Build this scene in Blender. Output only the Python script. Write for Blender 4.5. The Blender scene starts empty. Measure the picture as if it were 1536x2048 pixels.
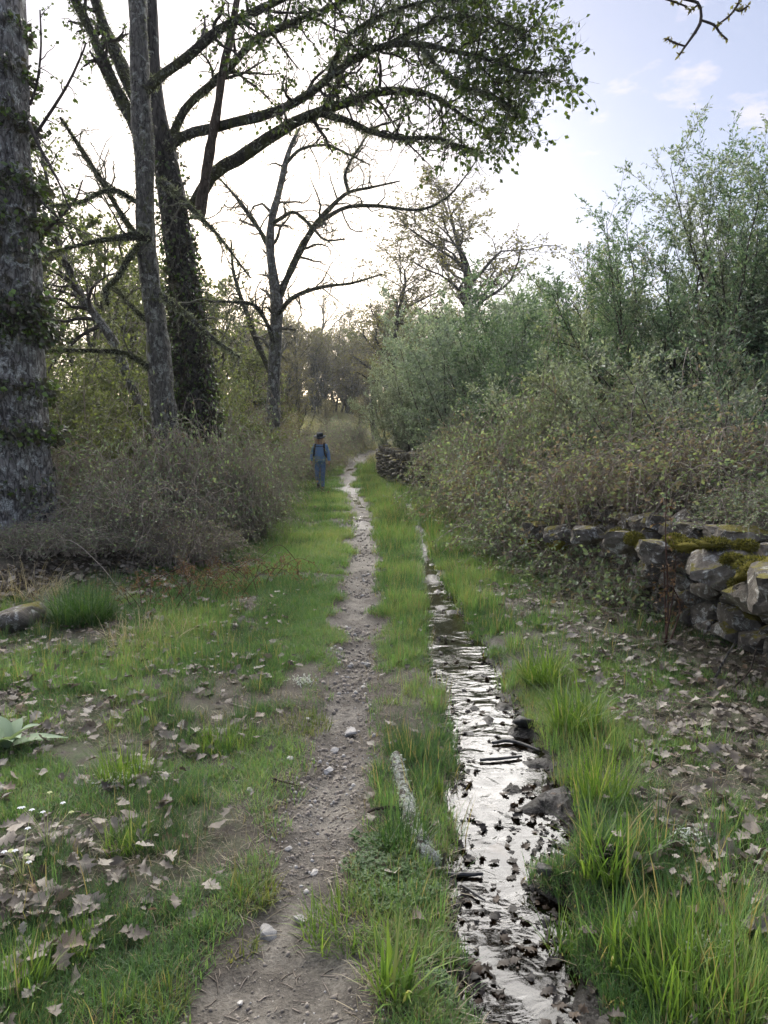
import bpy, math, random
import numpy as np
from mathutils import Vector, Matrix

sc = bpy.context.scene
R = math.radians
rng = np.random.default_rng(11)
random.seed(11)

# ---------------------------------------------------------------- camera
F_PX, CX, CY, PITCH, EYE = 1450.0, 768.0, 1024.0, R(5.5), 1.6
cam_d = bpy.data.cameras.new('camera')
cam = bpy.data.objects.new('camera', cam_d)
sc.collection.objects.link(cam)
cam_d.sensor_fit = 'VERTICAL'
cam_d.sensor_height = 36.0
cam_d.lens = 36.0 * F_PX / 2048.0
cam_d.clip_start = 0.05
cam_d.clip_end = 3000
cam.location = (0, 0, EYE)
cam.rotation_euler = (R(90) - PITCH, 0, 0)
sc.camera = cam

# ---------------------------------------------------------------- sky
SUN_AZ, SUN_EL = R(-11.0), R(17.0)          # azimuth measured from +Y towards +X
SKY_STRENGTH = 0.056
world = bpy.data.worlds.new('World')
sc.world = world
world.use_nodes = True
wn, wl = world.node_tree.nodes, world.node_tree.links
wn.clear()
w_out = wn.new('ShaderNodeOutputWorld')
w_bg = wn.new('ShaderNodeBackground')
w_sky = wn.new('ShaderNodeTexSky')
w_sky.sky_type = 'NISHITA'
w_sky.sun_disc = False
w_sky.sun_elevation = SUN_EL
w_sky.sun_rotation = SUN_AZ
w_sky.altitude = 900
w_sky.air_density = 1.0
w_sky.dust_density = 2.8
w_sky.ozone_density = 1.2
w_bg.inputs['Strength'].default_value = SKY_STRENGTH
# thin high veil of cloud over the whole sky plus sparse small clouds
w_tc = wn.new('ShaderNodeTexCoord')
w_map = wn.new('ShaderNodeMapping'); w_map.inputs['Scale'].default_value = (1.0, 1.0, 2.6); w_map.inputs['Location'].default_value = (46.58, 24.14, 0)
w_n1 = wn.new('ShaderNodeTexNoise'); w_n1.inputs['Scale'].default_value = 9.0
w_n1.inputs['Detail'].default_value = 6.0; w_n1.inputs['Roughness'].default_value = 0.6
w_r1 = wn.new('ShaderNodeValToRGB')
w_r1.color_ramp.elements[0].position = 0.55; w_r1.color_ramp.elements[0].color = (0, 0, 0, 1)
w_r1.color_ramp.elements[1].position = 0.66; w_r1.color_ramp.elements[1].color = (1, 1, 1, 1)
w_mx = wn.new('ShaderNodeMixRGB'); w_mx.blend_type = 'MIX'
w_mx.inputs['Fac'].default_value = 0.5
w_mx.inputs["Color2"].default_value = (3.3, 3.45, 4.7, 1)
w_mc = wn.new('ShaderNodeMixRGB'); w_mc.blend_type = 'MIX'
w_mc.inputs['Color2'].default_value = (10.0, 8.2, 8.0, 1)
w_f = wn.new('ShaderNodeMath'); w_f.operation = 'MULTIPLY'; w_f.inputs[1].default_value = 0.22
wl.new(w_tc.outputs['Generated'], w_map.inputs['Vector'])
wl.new(w_map.outputs['Vector'], w_n1.inputs['Vector'])
wl.new(w_n1.outputs['Fac'], w_r1.inputs['Fac'])
wl.new(w_r1.outputs['Color'], w_f.inputs[0])
wl.new(w_sky.outputs['Color'], w_mx.inputs['Color1'])
wl.new(w_f.outputs[0], w_mc.inputs['Fac'])
wl.new(w_mx.outputs['Color'], w_mc.inputs['Color1'])
wl.new(w_mc.outputs['Color'], w_bg.inputs['Color'])
wl.new(w_bg.outputs['Background'], w_out.inputs['Surface'])

# ---------------------------------------------------------------- sun (low, veiled, behind the trees ahead)
sun_d = bpy.data.lights.new('sun', 'SUN')
sun_d.energy = 5.0
sun_d.angle = R(100)
sun_d.color = (1.0, 0.96, 0.90)
sun = bpy.data.objects.new('sun', sun_d)
sc.collection.objects.link(sun)
sdir = Vector((math.sin(SUN_AZ) * math.cos(SUN_EL), math.cos(SUN_AZ) * math.cos(SUN_EL), math.sin(SUN_EL)))
sun.rotation_euler = sdir.to_track_quat('Z', 'Y').to_euler()
sun.location = (-4, 60, 12)

# ---------------------------------------------------------------- exposure
sc.view_settings.view_transform = 'Standard'
sc.view_settings.look = 'None'
sc.view_settings.exposure = 1.76
sc.view_settings.gamma = 1.0
sc.view_settings.use_curve_mapping = False
sc.render.engine = 'CYCLES'
sc.cycles.use_denoising = True
sc.cycles.use_adaptive_sampling = True
sc.cycles.adaptive_threshold = 0.025
sc.cycles.max_bounces = 8
sc.cycles.diffuse_bounces = 5
sc.cycles.glossy_bounces = 2
sc.cycles.transmission_bounces = 6
sc.cycles.transparent_max_bounces = 8
sc.cycles.caustics_reflective = False
sc.cycles.caustics_refractive = False

# ================================================================ helpers
COL = sc.collection
UP = np.array([0, 0, 1.0])

def ray(u, v):
    s, c = math.sin(PITCH), math.cos(PITCH)
    x, y, z = (u - CX), F_PX, -(v - CY)
    return np.array([x, y * c + z * s, -y * s + z * c])

def P(u, v, d):
    """world point that a photo pixel shows when it is d metres ahead"""
    r = ray(u, v)
    return np.array([0, 0, EYE]) + r * (d / r[1])

def G(u, v):
    """point of the flat ground plane seen at a photo pixel"""
    r = ray(u, v)
    return (np.array([0, 0, EYE]) + r * (-EYE / r[2]))

_T = np.random.default_rng(3).random((256, 256))
def vnoise(x, y):
    x = np.asarray(x, float); y = np.asarray(y, float)
    xi = np.floor(x).astype(int); yi = np.floor(y).astype(int)
    fx = x - xi; fy = y - yi
    fx = fx * fx * (3 - 2 * fx); fy = fy * fy * (3 - 2 * fy)
    a = _T[xi & 255, yi & 255]; b = _T[(xi + 1) & 255, yi & 255]
    c = _T[xi & 255, (yi + 1) & 255]; d = _T[(xi + 1) & 255, (yi + 1) & 255]
    return (a * (1 - fx) + b * fx) * (1 - fy) + (c * (1 - fx) + d * fx) * fy - 0.5

def fbm(x, y, o=4, k=2.03, g=0.5):
    s = 0; a = 1.0
    for i in range(o):
        s = s + a * vnoise(np.asarray(x) * k ** i + 17.3 * i, np.asarray(y) * k ** i + 9.1 * i); a *= g
    return s

def sstep(a, b, x):
    t = np.clip((x - a) / (b - a), 0, 1)
    return t * t * (3 - 2 * t)

def norm(v):
    return v / np.maximum(np.linalg.norm(v, axis=-1, keepdims=True), 1e-9)

ORG = {}
FINE = {'branch', 'branches', 'twigs', 'shoots', 'shoot', 'ivy', 'ivy_stem', 'lichen', 'beard_lichen', 'cane'}   # too fine to pick apart
def make_mesh(name, V, faces, mat=None, smooth=True, attrs=None, midx=None):
    me = bpy.data.meshes.new(name)
    V = np.ascontiguousarray(V, dtype=np.float32)
    if not isinstance(faces, (list, tuple)): faces = [faces]
    faces = [np.asarray(f, dtype=np.int32) for f in faces if len(f)]
    me.vertices.add(len(V)); me.vertices.foreach_set('co', V.ravel())
    nl = sum(f.size for f in faces); nf = sum(len(f) for f in faces)
    me.loops.add(nl); me.polygons.add(nf)
    if nf:
        me.loops.foreach_set('vertex_index', np.concatenate([f.ravel() for f in faces]))
        tot = np.concatenate([np.full(len(f), f.shape[1], np.int32) for f in faces])
        st = np.concatenate([[0], np.cumsum(tot)[:-1]]).astype(np.int32)
        me.polygons.foreach_set('loop_start', st)
        me.polygons.foreach_set('loop_total', tot)
        me.polygons.foreach_set('use_smooth', np.full(nf, smooth, dtype=bool))
    mats = mat if isinstance(mat, (list, tuple)) else [mat]
    for m in mats:
        if m is not None: me.materials.append(m)
    if midx is not None: me.polygons.foreach_set('material_index', np.asarray(midx, np.int32))
    for k, (typ, arr) in (attrs or {}).items():
        a = me.attributes.new(k, typ, 'POINT')
        arr = np.ascontiguousarray(arr, dtype=np.float32)
        if typ == 'FLOAT': a.data.foreach_set('value', arr.ravel())
        elif typ == 'FLOAT_COLOR': a.data.foreach_set('color', arr.ravel())
        else: a.data.foreach_set('vector', arr.ravel())
    me.update(calc_edges=True)
    me.validate(clean_customdata=False)
    return me

def link(name, me, parent=None, loc=None):
    o = bpy.data.objects.new(name, me); COL.objects.link(o)
    if parent is not None: o.parent = parent
    if loc is not None: o.location = loc
    return o

def tag(o, label, cat, group=None):
    o['label'] = label; o['category'] = cat
    if group: o['group'] = group
    return o

def thing(name, label, cat, loc, group=None):
    o = bpy.data.objects.new(name, None); COL.objects.link(o)
    o.empty_display_size = 0.2
    o.location = Vector([float(a) for a in loc]); ORG[o.name] = np.array([float(a) for a in loc])
    return tag(o, label, cat, group)

def part(name, V, F, mat, parent, smooth=True, attrs=None, org=None):
    o0 = ORG[parent.name] if org is None else org
    me = make_mesh(name, np.asarray(V) - o0, F, mat, smooth, attrs)
    o = link(name, me, parent); ORG[o.name] = o0
    if name in FINE: o['kind'] = 'stuff'
    return o

def solo(name, V, F, mat, label, cat, group=None, smooth=True, attrs=None, org=None):
    V = np.asarray(V)
    if org is None: org = np.array([V[:, 0].mean(), V[:, 1].mean(), V[:, 2].min()])
    o = link(name, make_mesh(name, V - org, F, mat, smooth, attrs), loc=Vector([float(a) for a in org]))
    ORG[o.name] = np.asarray(org)
    return tag(o, label, cat, group)

def join(*lst):
    """list of (V, F[, tint]) with the same face size -> one"""
    Vs, Fs, Ts, n = [], [], [], 0
    for it in lst:
        Vs.append(it[0]); Fs.append(np.asarray(it[1]) + n); n += len(it[0])
        if len(it) > 2: Ts.append(it[2])
    return (np.concatenate(Vs), np.concatenate(Fs)) + ((np.concatenate(Ts),) if Ts else ())

# ---- branches: arrays of polylines (B, N, 3) with radii (B, N)
def resample(pts, rad, n):
    pts = np.asarray(pts, float); rad = np.asarray(rad, float)
    # Catmull-Rom through the points
    q = np.vstack([2 * pts[0] - pts[1], pts, 2 * pts[-1] - pts[-2]])
    t = np.linspace(0, len(pts) - 1 - 1e-6, n); i = t.astype(int); f = (t - i)[:, None]
    p0, p1, p2, p3 = q[i], q[i + 1], q[i + 2], q[i + 3]
    out = 0.5 * ((2 * p1) + (-p0 + p2) * f + (2 * p0 - 5 * p1 + 4 * p2 - p3) * f ** 2 + (-p0 + 3 * p1 - 3 * p2 + p3) * f ** 3)
    return out, np.interp(t, np.arange(len(rad)), rad)

def tubes(Pn, Rn, S=5, rough=0.0, rscale=3.0):
    Pn = np.asarray(Pn, float); Rn = np.asarray(Rn, float)
    if Pn.ndim == 2: Pn = Pn[None]; Rn = Rn[None]
    B, N, _ = Pn.shape
    T = norm(np.gradient(Pn, axis=1))
    m = np.abs(norm(Pn[:, -1] - Pn[:, 0])); ax = np.eye(3)[np.argmin(m, axis=1)][:, None, :]
    U = norm(np.cross(T, ax)); W = np.cross(T, U)
    a = np.arange(S) * 2 * np.pi / S
    rr = Rn[:, :, None]
    if rough:
        k = np.cumsum(np.linalg.norm(np.diff(Pn, axis=1, prepend=Pn[:, :1]), axis=2), axis=1)
        nz = fbm(k[:, :, None] * rscale + np.arange(B)[:, None, None] * 7.7, np.cos(a)[None, None] * 1.3 + np.sin(a)[None, None] * 2.1 + 5, 3)
        nz2 = fbm(k[:, :, None] * rscale * .5 + 31, np.sin(a)[None, None] * 1.7 + 3, 2)
        rr = rr * (1 + rough * (nz + nz2))
    V = Pn[:, :, None] + rr[..., None] * (np.cos(a)[None, None, :, None] * U[:, :, None] + np.sin(a)[None, None, :, None] * W[:, :, None])
    b = np.arange(B)[:, None, None] * N * S; i = np.arange(N - 1)[None, :, None] * S; j = np.arange(S)[None, None]
    j2 = (j + 1) % S
    Fq = np.stack([b + i + j, b + i + j2, b + i + S + j2, b + i + S + j], -1).reshape(-1, 4)
    return V.reshape(-1, 3), Fq

def grow(Pp, Rp, K, length, N=5, t0=0.25, t1=1.0, ang=(30, 65), up=0.0, wig=0.25, grav=0.0, rf=0.55, rtip=0.3, rmin=0.002, lt=0.4, g=None):
    """K children on every parent polyline"""
    g = g or rng
    B, M, _ = Pp.shape
    t = t0 + (t1 - t0) * (np.arange(K)[None] + g.random((B, K))) / K
    x = t * (M - 1); i = np.minimum(x.astype(int), M - 2); f = (x - i)[..., None]
    bi = np.arange(B)[:, None]
    pos = Pp[bi, i] * (1 - f) + Pp[bi, i + 1] * f
    tan = norm(Pp[bi, i + 1] - Pp[bi, i])
    rad = Rp[bi, i] * (1 - f[..., 0]) + Rp[bi, i + 1] * f[..., 0]
    rnd = g.normal(size=(B, K, 3)); perp = norm(rnd - (rnd * tan).sum(-1, keepdims=True) * tan)
    a = np.radians(g.uniform(ang[0], ang[1], (B, K, 1)))
    d = norm(np.cos(a) * tan + np.sin(a) * perp + up * UP)
    L = np.asarray(length)
    if L.ndim == 0:
        plen = np.linalg.norm(np.diff(Pp, axis=1), axis=2).sum(1)[:, None]
        L = plen * float(length)
    else:
        L = g.uniform(L[0], L[1], (B, K))
    L = L * (1 - lt * t) * g.uniform(0.6, 1.2, (B, K))
    step = (L / (N - 1))[..., None]
    pts = [pos]
    for k in range(N - 1):
        d = norm(d + wig * g.normal(size=d.shape) + grav * UP)
        pts.append(pts[-1] + d * step)
    Pc = np.stack(pts, 2).reshape(B * K, N, 3)
    r0 = np.maximum(rad * rf, rmin)[..., None]
    Rc = (r0 * np.linspace(1, rtip, N)).reshape(B * K, N)
    return Pc, Rc

def sample_on(Pc, n, t0=0.1, t1=1.0, g=None):
    g = g or rng
    B, N, _ = Pc.shape
    t = g.uniform(t0, t1, (B, n)); x = t * (N - 1); i = np.minimum(x.astype(int), N - 2); f = (x - i)[..., None]
    bi = np.arange(B)[:, None]
    pos = Pc[bi, i] * (1 - f) + Pc[bi, i + 1] * f
    tan = norm(Pc[bi, i + 1] - Pc[bi, i])
    return pos.reshape(-1, 3), tan.reshape(-1, 3)

def leaf_quads(pos, tan, size, width=0.5, spread=0.9, droop=0.0, fold=0.18, flat=0.0, g=None, petiole=0.0):
    """folded four-cornered leaves; size = (lo, hi)"""
    g = g or rng
    M = len(pos)
    d = norm(tan + spread * g.normal(size=(M, 3)) + np.array([0, 0, -droop]))
    n = norm(g.normal(size=(M, 3)) + flat * UP)
    s = norm(np.cross(d, n)); n = np.cross(s, d)
    L = g.uniform(size[0], size[1], (M, 1))
    b = pos + d * L * petiole
    mid = b + d * L * 0.45
    w = L * width * 0.5
    V = np.stack([b, mid + s * w + n * fold * L, b + d * L, mid - s * w + n * fold * L], 1).reshape(-1, 3)
    Fq = (np.arange(M)[:, None] * 4 + np.arange(4)[None]).astype(np.int32)
    tint = np.repeat(g.random(M), 4)
    return V, Fq, tint

def T(t): return {'tint': ('FLOAT', t)}

# ---- materials
def mat(name):
    m = bpy.data.materials.new(name); m.use_nodes = True
    nt = m.node_tree; nt.nodes.clear()
    out = nt.nodes.new('ShaderNodeOutputMaterial')
    return m, nt.nodes, nt.links, out

def ramp(nodes, stops, interp='LINEAR'):
    r = nodes.new('ShaderNodeValToRGB'); cr = r.color_ramp; cr.interpolation = interp
    while len(cr.elements) < len(stops): cr.elements.new(0.5)
    for e, (p, c) in zip(cr.elements, stops):
        e.position = p; e.color = (*c, 1) if len(c) == 3 else c
    return r

def noise(nodes, links, scale, detail=4, rough=0.55, vec=None, dist=0.0):
    n = nodes.new('ShaderNodeTexNoise'); n.inputs['Scale'].default_value = scale
    n.inputs['Detail'].default_value = detail; n.inputs['Roughness'].default_value = rough
    n.inputs['Distortion'].default_value = dist
    if vec is not None: links.new(vec, n.inputs['Vector'])
    return n

def leaf_mat(name, stops, trans=0.35, rough=0.55, spec=0.35, inst=False, tcol=1.3, alb=1.2):
    stops = [(q, tuple(min(c * alb, .8) for c in col)) for q, col in stops]
    m, n, l, out = mat(name)
    a = n.new('ShaderNodeAttribute'); a.attribute_name = 'tint'
    if inst: a.attribute_type = 'INSTANCER'
    fac = a.outputs['Fac']
    if inst == 'both':
        pass
    r = ramp(n, stops); l.new(fac, r.inputs['Fac'])
    p = n.new('ShaderNodeBsdfPrincipled'); p.inputs['Roughness'].default_value = rough
    p.inputs['Specular IOR Level'].default_value = spec
    t = n.new('ShaderNodeBsdfTranslucent')
    g = n.new('ShaderNodeMixRGB'); g.blend_type = 'MULTIPLY'; g.inputs['Fac'].default_value = 1
    g.inputs['Color2'].default_value = (tcol, tcol * 1.05, tcol * .6, 1)
    mx = n.new('ShaderNodeMixShader'); mx.inputs['Fac'].default_value = trans
    l.new(r.outputs['Color'], p.inputs['Base Color']); l.new(r.outputs['Color'], g.inputs['Color1'])
    l.new(g.outputs['Color'], t.inputs['Color'])
    l.new(p.outputs[0], mx.inputs[1]); l.new(t.outputs[0], mx.inputs[2]); l.new(mx.outputs[0], out.inputs['Surface'])
    return m

def bark_mat(name, dark, light, lichen=(0.42, 0.44, 0.40), lich=0.5, moss=(0.10, 0.115, 0.035), mossy=0.3, scale=1.0, bump=0.6, stretch=0.22):
    m, n, l, out = mat(name)
    tc = n.new('ShaderNodeTexCoord')
    mp = n.new('ShaderNodeMapping'); mp.inputs['Scale'].default_value = (1, 1, stretch); l.new(tc.outputs['Object'], mp.inputs['Vector'])
    n1 = noise(n, l, 14 * scale, 6, 0.65, mp.outputs['Vector'], 0.6)
    vo = n.new('ShaderNodeTexVoronoi'); vo.feature = 'DISTANCE_TO_EDGE'; vo.inputs['Scale'].default_value = 11 * scale
    nd = noise(n, l, 6 * scale, 3, 0.5, mp.outputs['Vector'])
    ad = n.new('ShaderNodeMixRGB'); ad.blend_type = 'ADD'; ad.inputs['Fac'].default_value = 0.35
    l.new(mp.outputs['Vector'], ad.inputs['Color1']); l.new(nd.outputs['Color'], ad.inputs['Color2']); l.new(ad.outputs['Color'], vo.inputs['Vector'])
    r1 = ramp(n, [(0.3, dark), (0.72, light)]); l.new(n1.outputs['Fac'], r1.inputs['Fac'])
    rc = ramp(n, [(0.0, (0.25, 0.25, 0.25)), (0.12, (1, 1, 1))]); l.new(vo.outputs['Distance'], rc.inputs['Fac'])
    mc = n.new('ShaderNodeMixRGB'); mc.blend_type = 'MULTIPLY'; mc.inputs['Fac'].default_value = 0.8
    l.new(r1.outputs['Color'], mc.inputs['Color1']); l.new(rc.outputs['Color'], mc.inputs['Color2'])
    # lichen blotches
    n2 = noise(n, l, 7 * scale, 5, 0.7, tc.outputs['Object'], 0.4)
    r2 = ramp(n, [(0.62 - 0.14 * lich, (0, 0, 0)), (0.68 - 0.12 * lich, (1, 1, 1))]); l.new(n2.outputs['Fac'], r2.inputs['Fac'])
    n2b = noise(n, l, 60 * scale, 3, 0.6, tc.outputs['Object'])
    r2b = ramp(n, [(0.36, (0.15, 0.15, 0.15)), (0.62, (1, 1, 1))]); l.new(n2b.outputs['Fac'], r2b.inputs['Fac'])
    ml = n.new('ShaderNodeMath'); ml.operation = 'MULTIPLY'; l.new(r2.outputs['Color'], ml.inputs[0]); l.new(r2b.outputs['Color'], ml.inputs[1])
    m2 = n.new('ShaderNodeMixRGB'); m2.inputs['Color2'].default_value = (*lichen, 1)
    l.new(ml.outputs[0], m2.inputs['Fac']); l.new(mc.outputs['Color'], m2.inputs['Color1'])
    # moss
    n3 = noise(n, l, 3.3 * scale, 6, 0.7, tc.outputs['Object'], 0.3)
    r3 = ramp(n, [(0.66 - 0.3 * mossy, (0, 0, 0)), (0.76 - 0.3 * mossy, (1, 1, 1))]); l.new(n3.outputs['Fac'], r3.inputs['Fac'])
    m3 = n.new('ShaderNodeMixRGB'); m3.inputs['Color2'].default_value = (*moss, 1)
    l.new(r3.outputs['Color'], m3.inputs['Fac']); l.new(m2.outputs['Color'], m3.inputs['Color1'])
    p = n.new('ShaderNodeBsdfPrincipled'); p.inputs['Roughness'].default_value = 0.9; p.inputs['Specular IOR Level'].default_value = 0.2
    l.new(m3.outputs['Color'], p.inputs['Base Color'])
    ab = n.new('ShaderNodeMath'); ab.operation = 'MULTIPLY_ADD'; ab.inputs[1].default_value = 0.7
    l.new(rc.outputs['Color'], ab.inputs[0]); l.new(n1.outputs['Fac'], ab.inputs[2])
    bp = n.new('ShaderNodeBump'); bp.inputs['Strength'].default_value = bump; bp.inputs['Distance'].default_value = 0.03
    l.new(ab.outputs[0], bp.inputs['Height']); l.new(bp.outputs['Normal'], p.inputs['Normal'])
    l.new(p.outputs[0], out.inputs['Surface'])
    return m

def plain_mat(name, c1, c2, scale=20, rough=0.8, bump=0.2, spec=0.3, rnd=0.0, dist=0.01):
    m, n, l, out = mat(name)
    tc = n.new('ShaderNodeTexCoord')
    n1 = noise(n, l, scale, 5, 0.6, tc.outputs['Object'])
    r1 = ramp(n, [(0.3, c1), (0.7, c2)]); l.new(n1.outputs['Fac'], r1.inputs['Fac'])
    col = r1.outputs['Color']
    if rnd:
        oi = n.new('ShaderNodeObjectInfo'); h = n.new('ShaderNodeHueSaturation')
        mr = n.new('ShaderNodeMapRange'); mr.inputs['To Min'].default_value = 1 - rnd; mr.inputs['To Max'].default_value = 1 + rnd
        l.new(oi.outputs['Random'], mr.inputs['Value']); l.new(mr.outputs[0], h.inputs['Value']); l.new(col, h.inputs['Color']); col = h.outputs['Color']
    p = n.new('ShaderNodeBsdfPrincipled'); p.inputs['Roughness'].default_value = rough; p.inputs['Specular IOR Level'].default_value = spec
    l.new(col, p.inputs['Base Color'])
    if bump:
        bp = n.new('ShaderNodeBump'); bp.inputs['Strength'].default_value = bump; bp.inputs['Distance'].default_value = dist
        l.new(n1.outputs['Fac'], bp.inputs['Height']); l.new(bp.outputs['Normal'], p.inputs['Normal'])
    l.new(p.outputs[0], out.inputs['Surface'])
    return m

# ================================================================ terrain
def G_xy(rows):
    """rows of (v, u_left, u_right) -> arrays y, centre, half width"""
    ys, cs, hs = [], [], []
    for v, a, b in rows:
        pa, pb = G(a, v), G(b, v)
        ys.append(pa[1]); cs.append((pa[0] + pb[0]) / 2); hs.append((pb[0] - pa[0]) / 2)
    o = np.argsort(ys)
    return np.array(ys)[o], np.array(cs)[o], np.array(hs)[o]

PATH = G_xy([(2300, 330, 830), (2048, 385, 735), (1900, 470, 700), (1800, 535, 665), (1700, 560, 715), (1600, 575, 715), (1500, 625, 738), (1400, 650, 748),
             (1300, 672, 748), (1200, 688, 752), (1150, 690, 760), (1100, 685, 765), (1050, 690, 758), (1015, 690, 745)])
PATH = [np.concatenate([PATH[0], [20, 26, 32, 38, 44, 60]]), np.concatenate([PATH[1], [-.75, -1.35, -1.55, -1.2, .6, 9]]), np.concatenate([PATH[2], [.34, .34, .36, .4, .5, .8]])]
STREAM = G_xy([(2300, 1010, 1270), (2048, 965, 1190), (1900, 935, 1100), (1800, 905, 1060), (1740, 895, 1020), (1700, 900, 1110), (1600, 915, 1115), (1500, 925, 1095), (1450, 905, 1045),
               (1400, 898, 1022), (1350, 885, 995), (1300, 872, 972), (1250, 862, 945), (1200, 855, 908), (1150, 846, 884), (1100, 838, 862), (1050, 830, 845)])
STREAM = [np.concatenate([STREAM[0], [18, 26, 34]]), np.concatenate([STREAM[1], [.62, .1, -.3]]), np.concatenate([STREAM[2], [.08, .06, .05]])]
WALL_Y = np.array([1.0, 3.4, 4.6, 5.3, 6.5, 9.5, 15, 22, 29, 34])
WALL_X = np.array([3.45, 3.1, 2.85, 2.72, 2.42, 2.2, 1.85, 1.0, -.1, -.3])
HEDGE_Y = np.array([0, 4, 6.5, 7.8, 9.2, 12, 14.5, 20, 25, 32, 40, 60])
HEDGE_X = np.array([-4.5, -4.3, -3.6, -2.75, -2.0, -1.5, -1.6, -2.2, -2.9, -2.8, -2.5, -5])

def path_c(y): return np.interp(y, PATH[0], PATH[1])
def path_h(y): return np.interp(y, PATH[0], PATH[2])
def str_c(y): return np.interp(y, STREAM[0], STREAM[1])
def str_h(y): return np.interp(y, STREAM[0], STREAM[2])
def wall_x(y): return np.interp(y, WALL_Y, WALL_X)
def hedge_x(y): return np.interp(y, HEDGE_Y, HEDGE_X)
def slope(y):
    yy = np.minimum(y, 95.0)
    return 0.1 * 4 * np.log1p(np.exp((yy - 30) / 4.0))

def masks(x, y):
    """signed distances in metres to path edge and stream edge (negative inside), roughened"""
    nz = fbm(x * 3.1, y * 3.1, 3) * 0.16 + fbm(x * 13, y * 13, 2) * 0.05
    w = np.clip(y / 4, 0.6, 1.5) + sstep(8, 14, y) * 1.2
    dp = np.abs(x - path_c(y)) - path_h(y) + nz * w
    ds = np.abs(x - str_c(y)) - str_h(y) + (fbm(x * 4 + 40, y * 4, 3) * 0.12 + fbm(x * 14, y * 14 + 9, 2) * 0.05) * np.clip(str_h(y) / .2, .3, 1)
    # trampled mud shelf on the right bank of the lower pools
    sh = np.exp(-((y - 2.75) / .55) ** 2) * (x > str_c(y)) * .16
    return dp, ds - sh * (.55 + .9 * fbm(x * 5 + 80, y * 5, 2))

def gz(x, y):
    x = np.asarray(x, float); y = np.asarray(y, float)
    dp, ds = masks(x, y)
    z = slope(y)
    z = z + 0.35 * sstep(0.0, 1.8, hedge_x(y) - x) + 0.25 * sstep(1.0, 8.0, hedge_x(y) - x)
    z = z + 0.45 * sstep(0.15, 0.8, x - wall_x(y)) * sstep(60, 40, y)
    z = z + 0.05 * sstep(0.1, 0.6, x - str_c(y) - str_h(y)) * sstep(30, 20, y)
    far = sstep(2, 20, y)
    z = z + fbm(x * 1.1, y * 1.1, 3) * 0.05 + fbm(x * 7, y * 7, 3) * 0.018 * (1 - far * .6)
    inp = sstep(0.08, -0.10, dp)
    z = z - 0.045 * inp - 0.012 * inp * fbm(x * 19, y * 19, 3) + inp * sstep(11, 15, y) * 0.07 * fbm(x * 2.6 + 4, y * 1.7, 3)
    ins = sstep(0.14, -0.07, ds) * sstep(34, 22, y)
    z = z - ins * (0.135 * np.clip(str_h(y) / .16, .45, 1) + 0.15 * fbm(x * 5 + 3, y * 5, 4))
    # heap of stones and mud that crosses the channel
    m = np.exp(-(((x - 0.80) / .16) ** 2 + ((y - 2.98) / .20) ** 2)) + .8 * np.exp(-(((x - 0.86) / .12) ** 2 + ((y - 2.6) / .13) ** 2))
    z = z + m * 0.10 * (0.8 + 1.2 * fbm(x * 15, y * 15, 3))
    return z

def gz1(x, y): return float(gz(np.array([x]), np.array([y]))[0])
def on(u, v):
    """ground point seen at a photo pixel, on the uneven terrain"""
    p = G(u, v)
    for _ in range(4):
        z = gz1(p[0], p[1]); r = ray(u, v); p = np.array([0, 0, EYE]) + r * ((z - EYE) / r[2])
    p[2] = gz1(p[0], p[1]); return p

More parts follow.
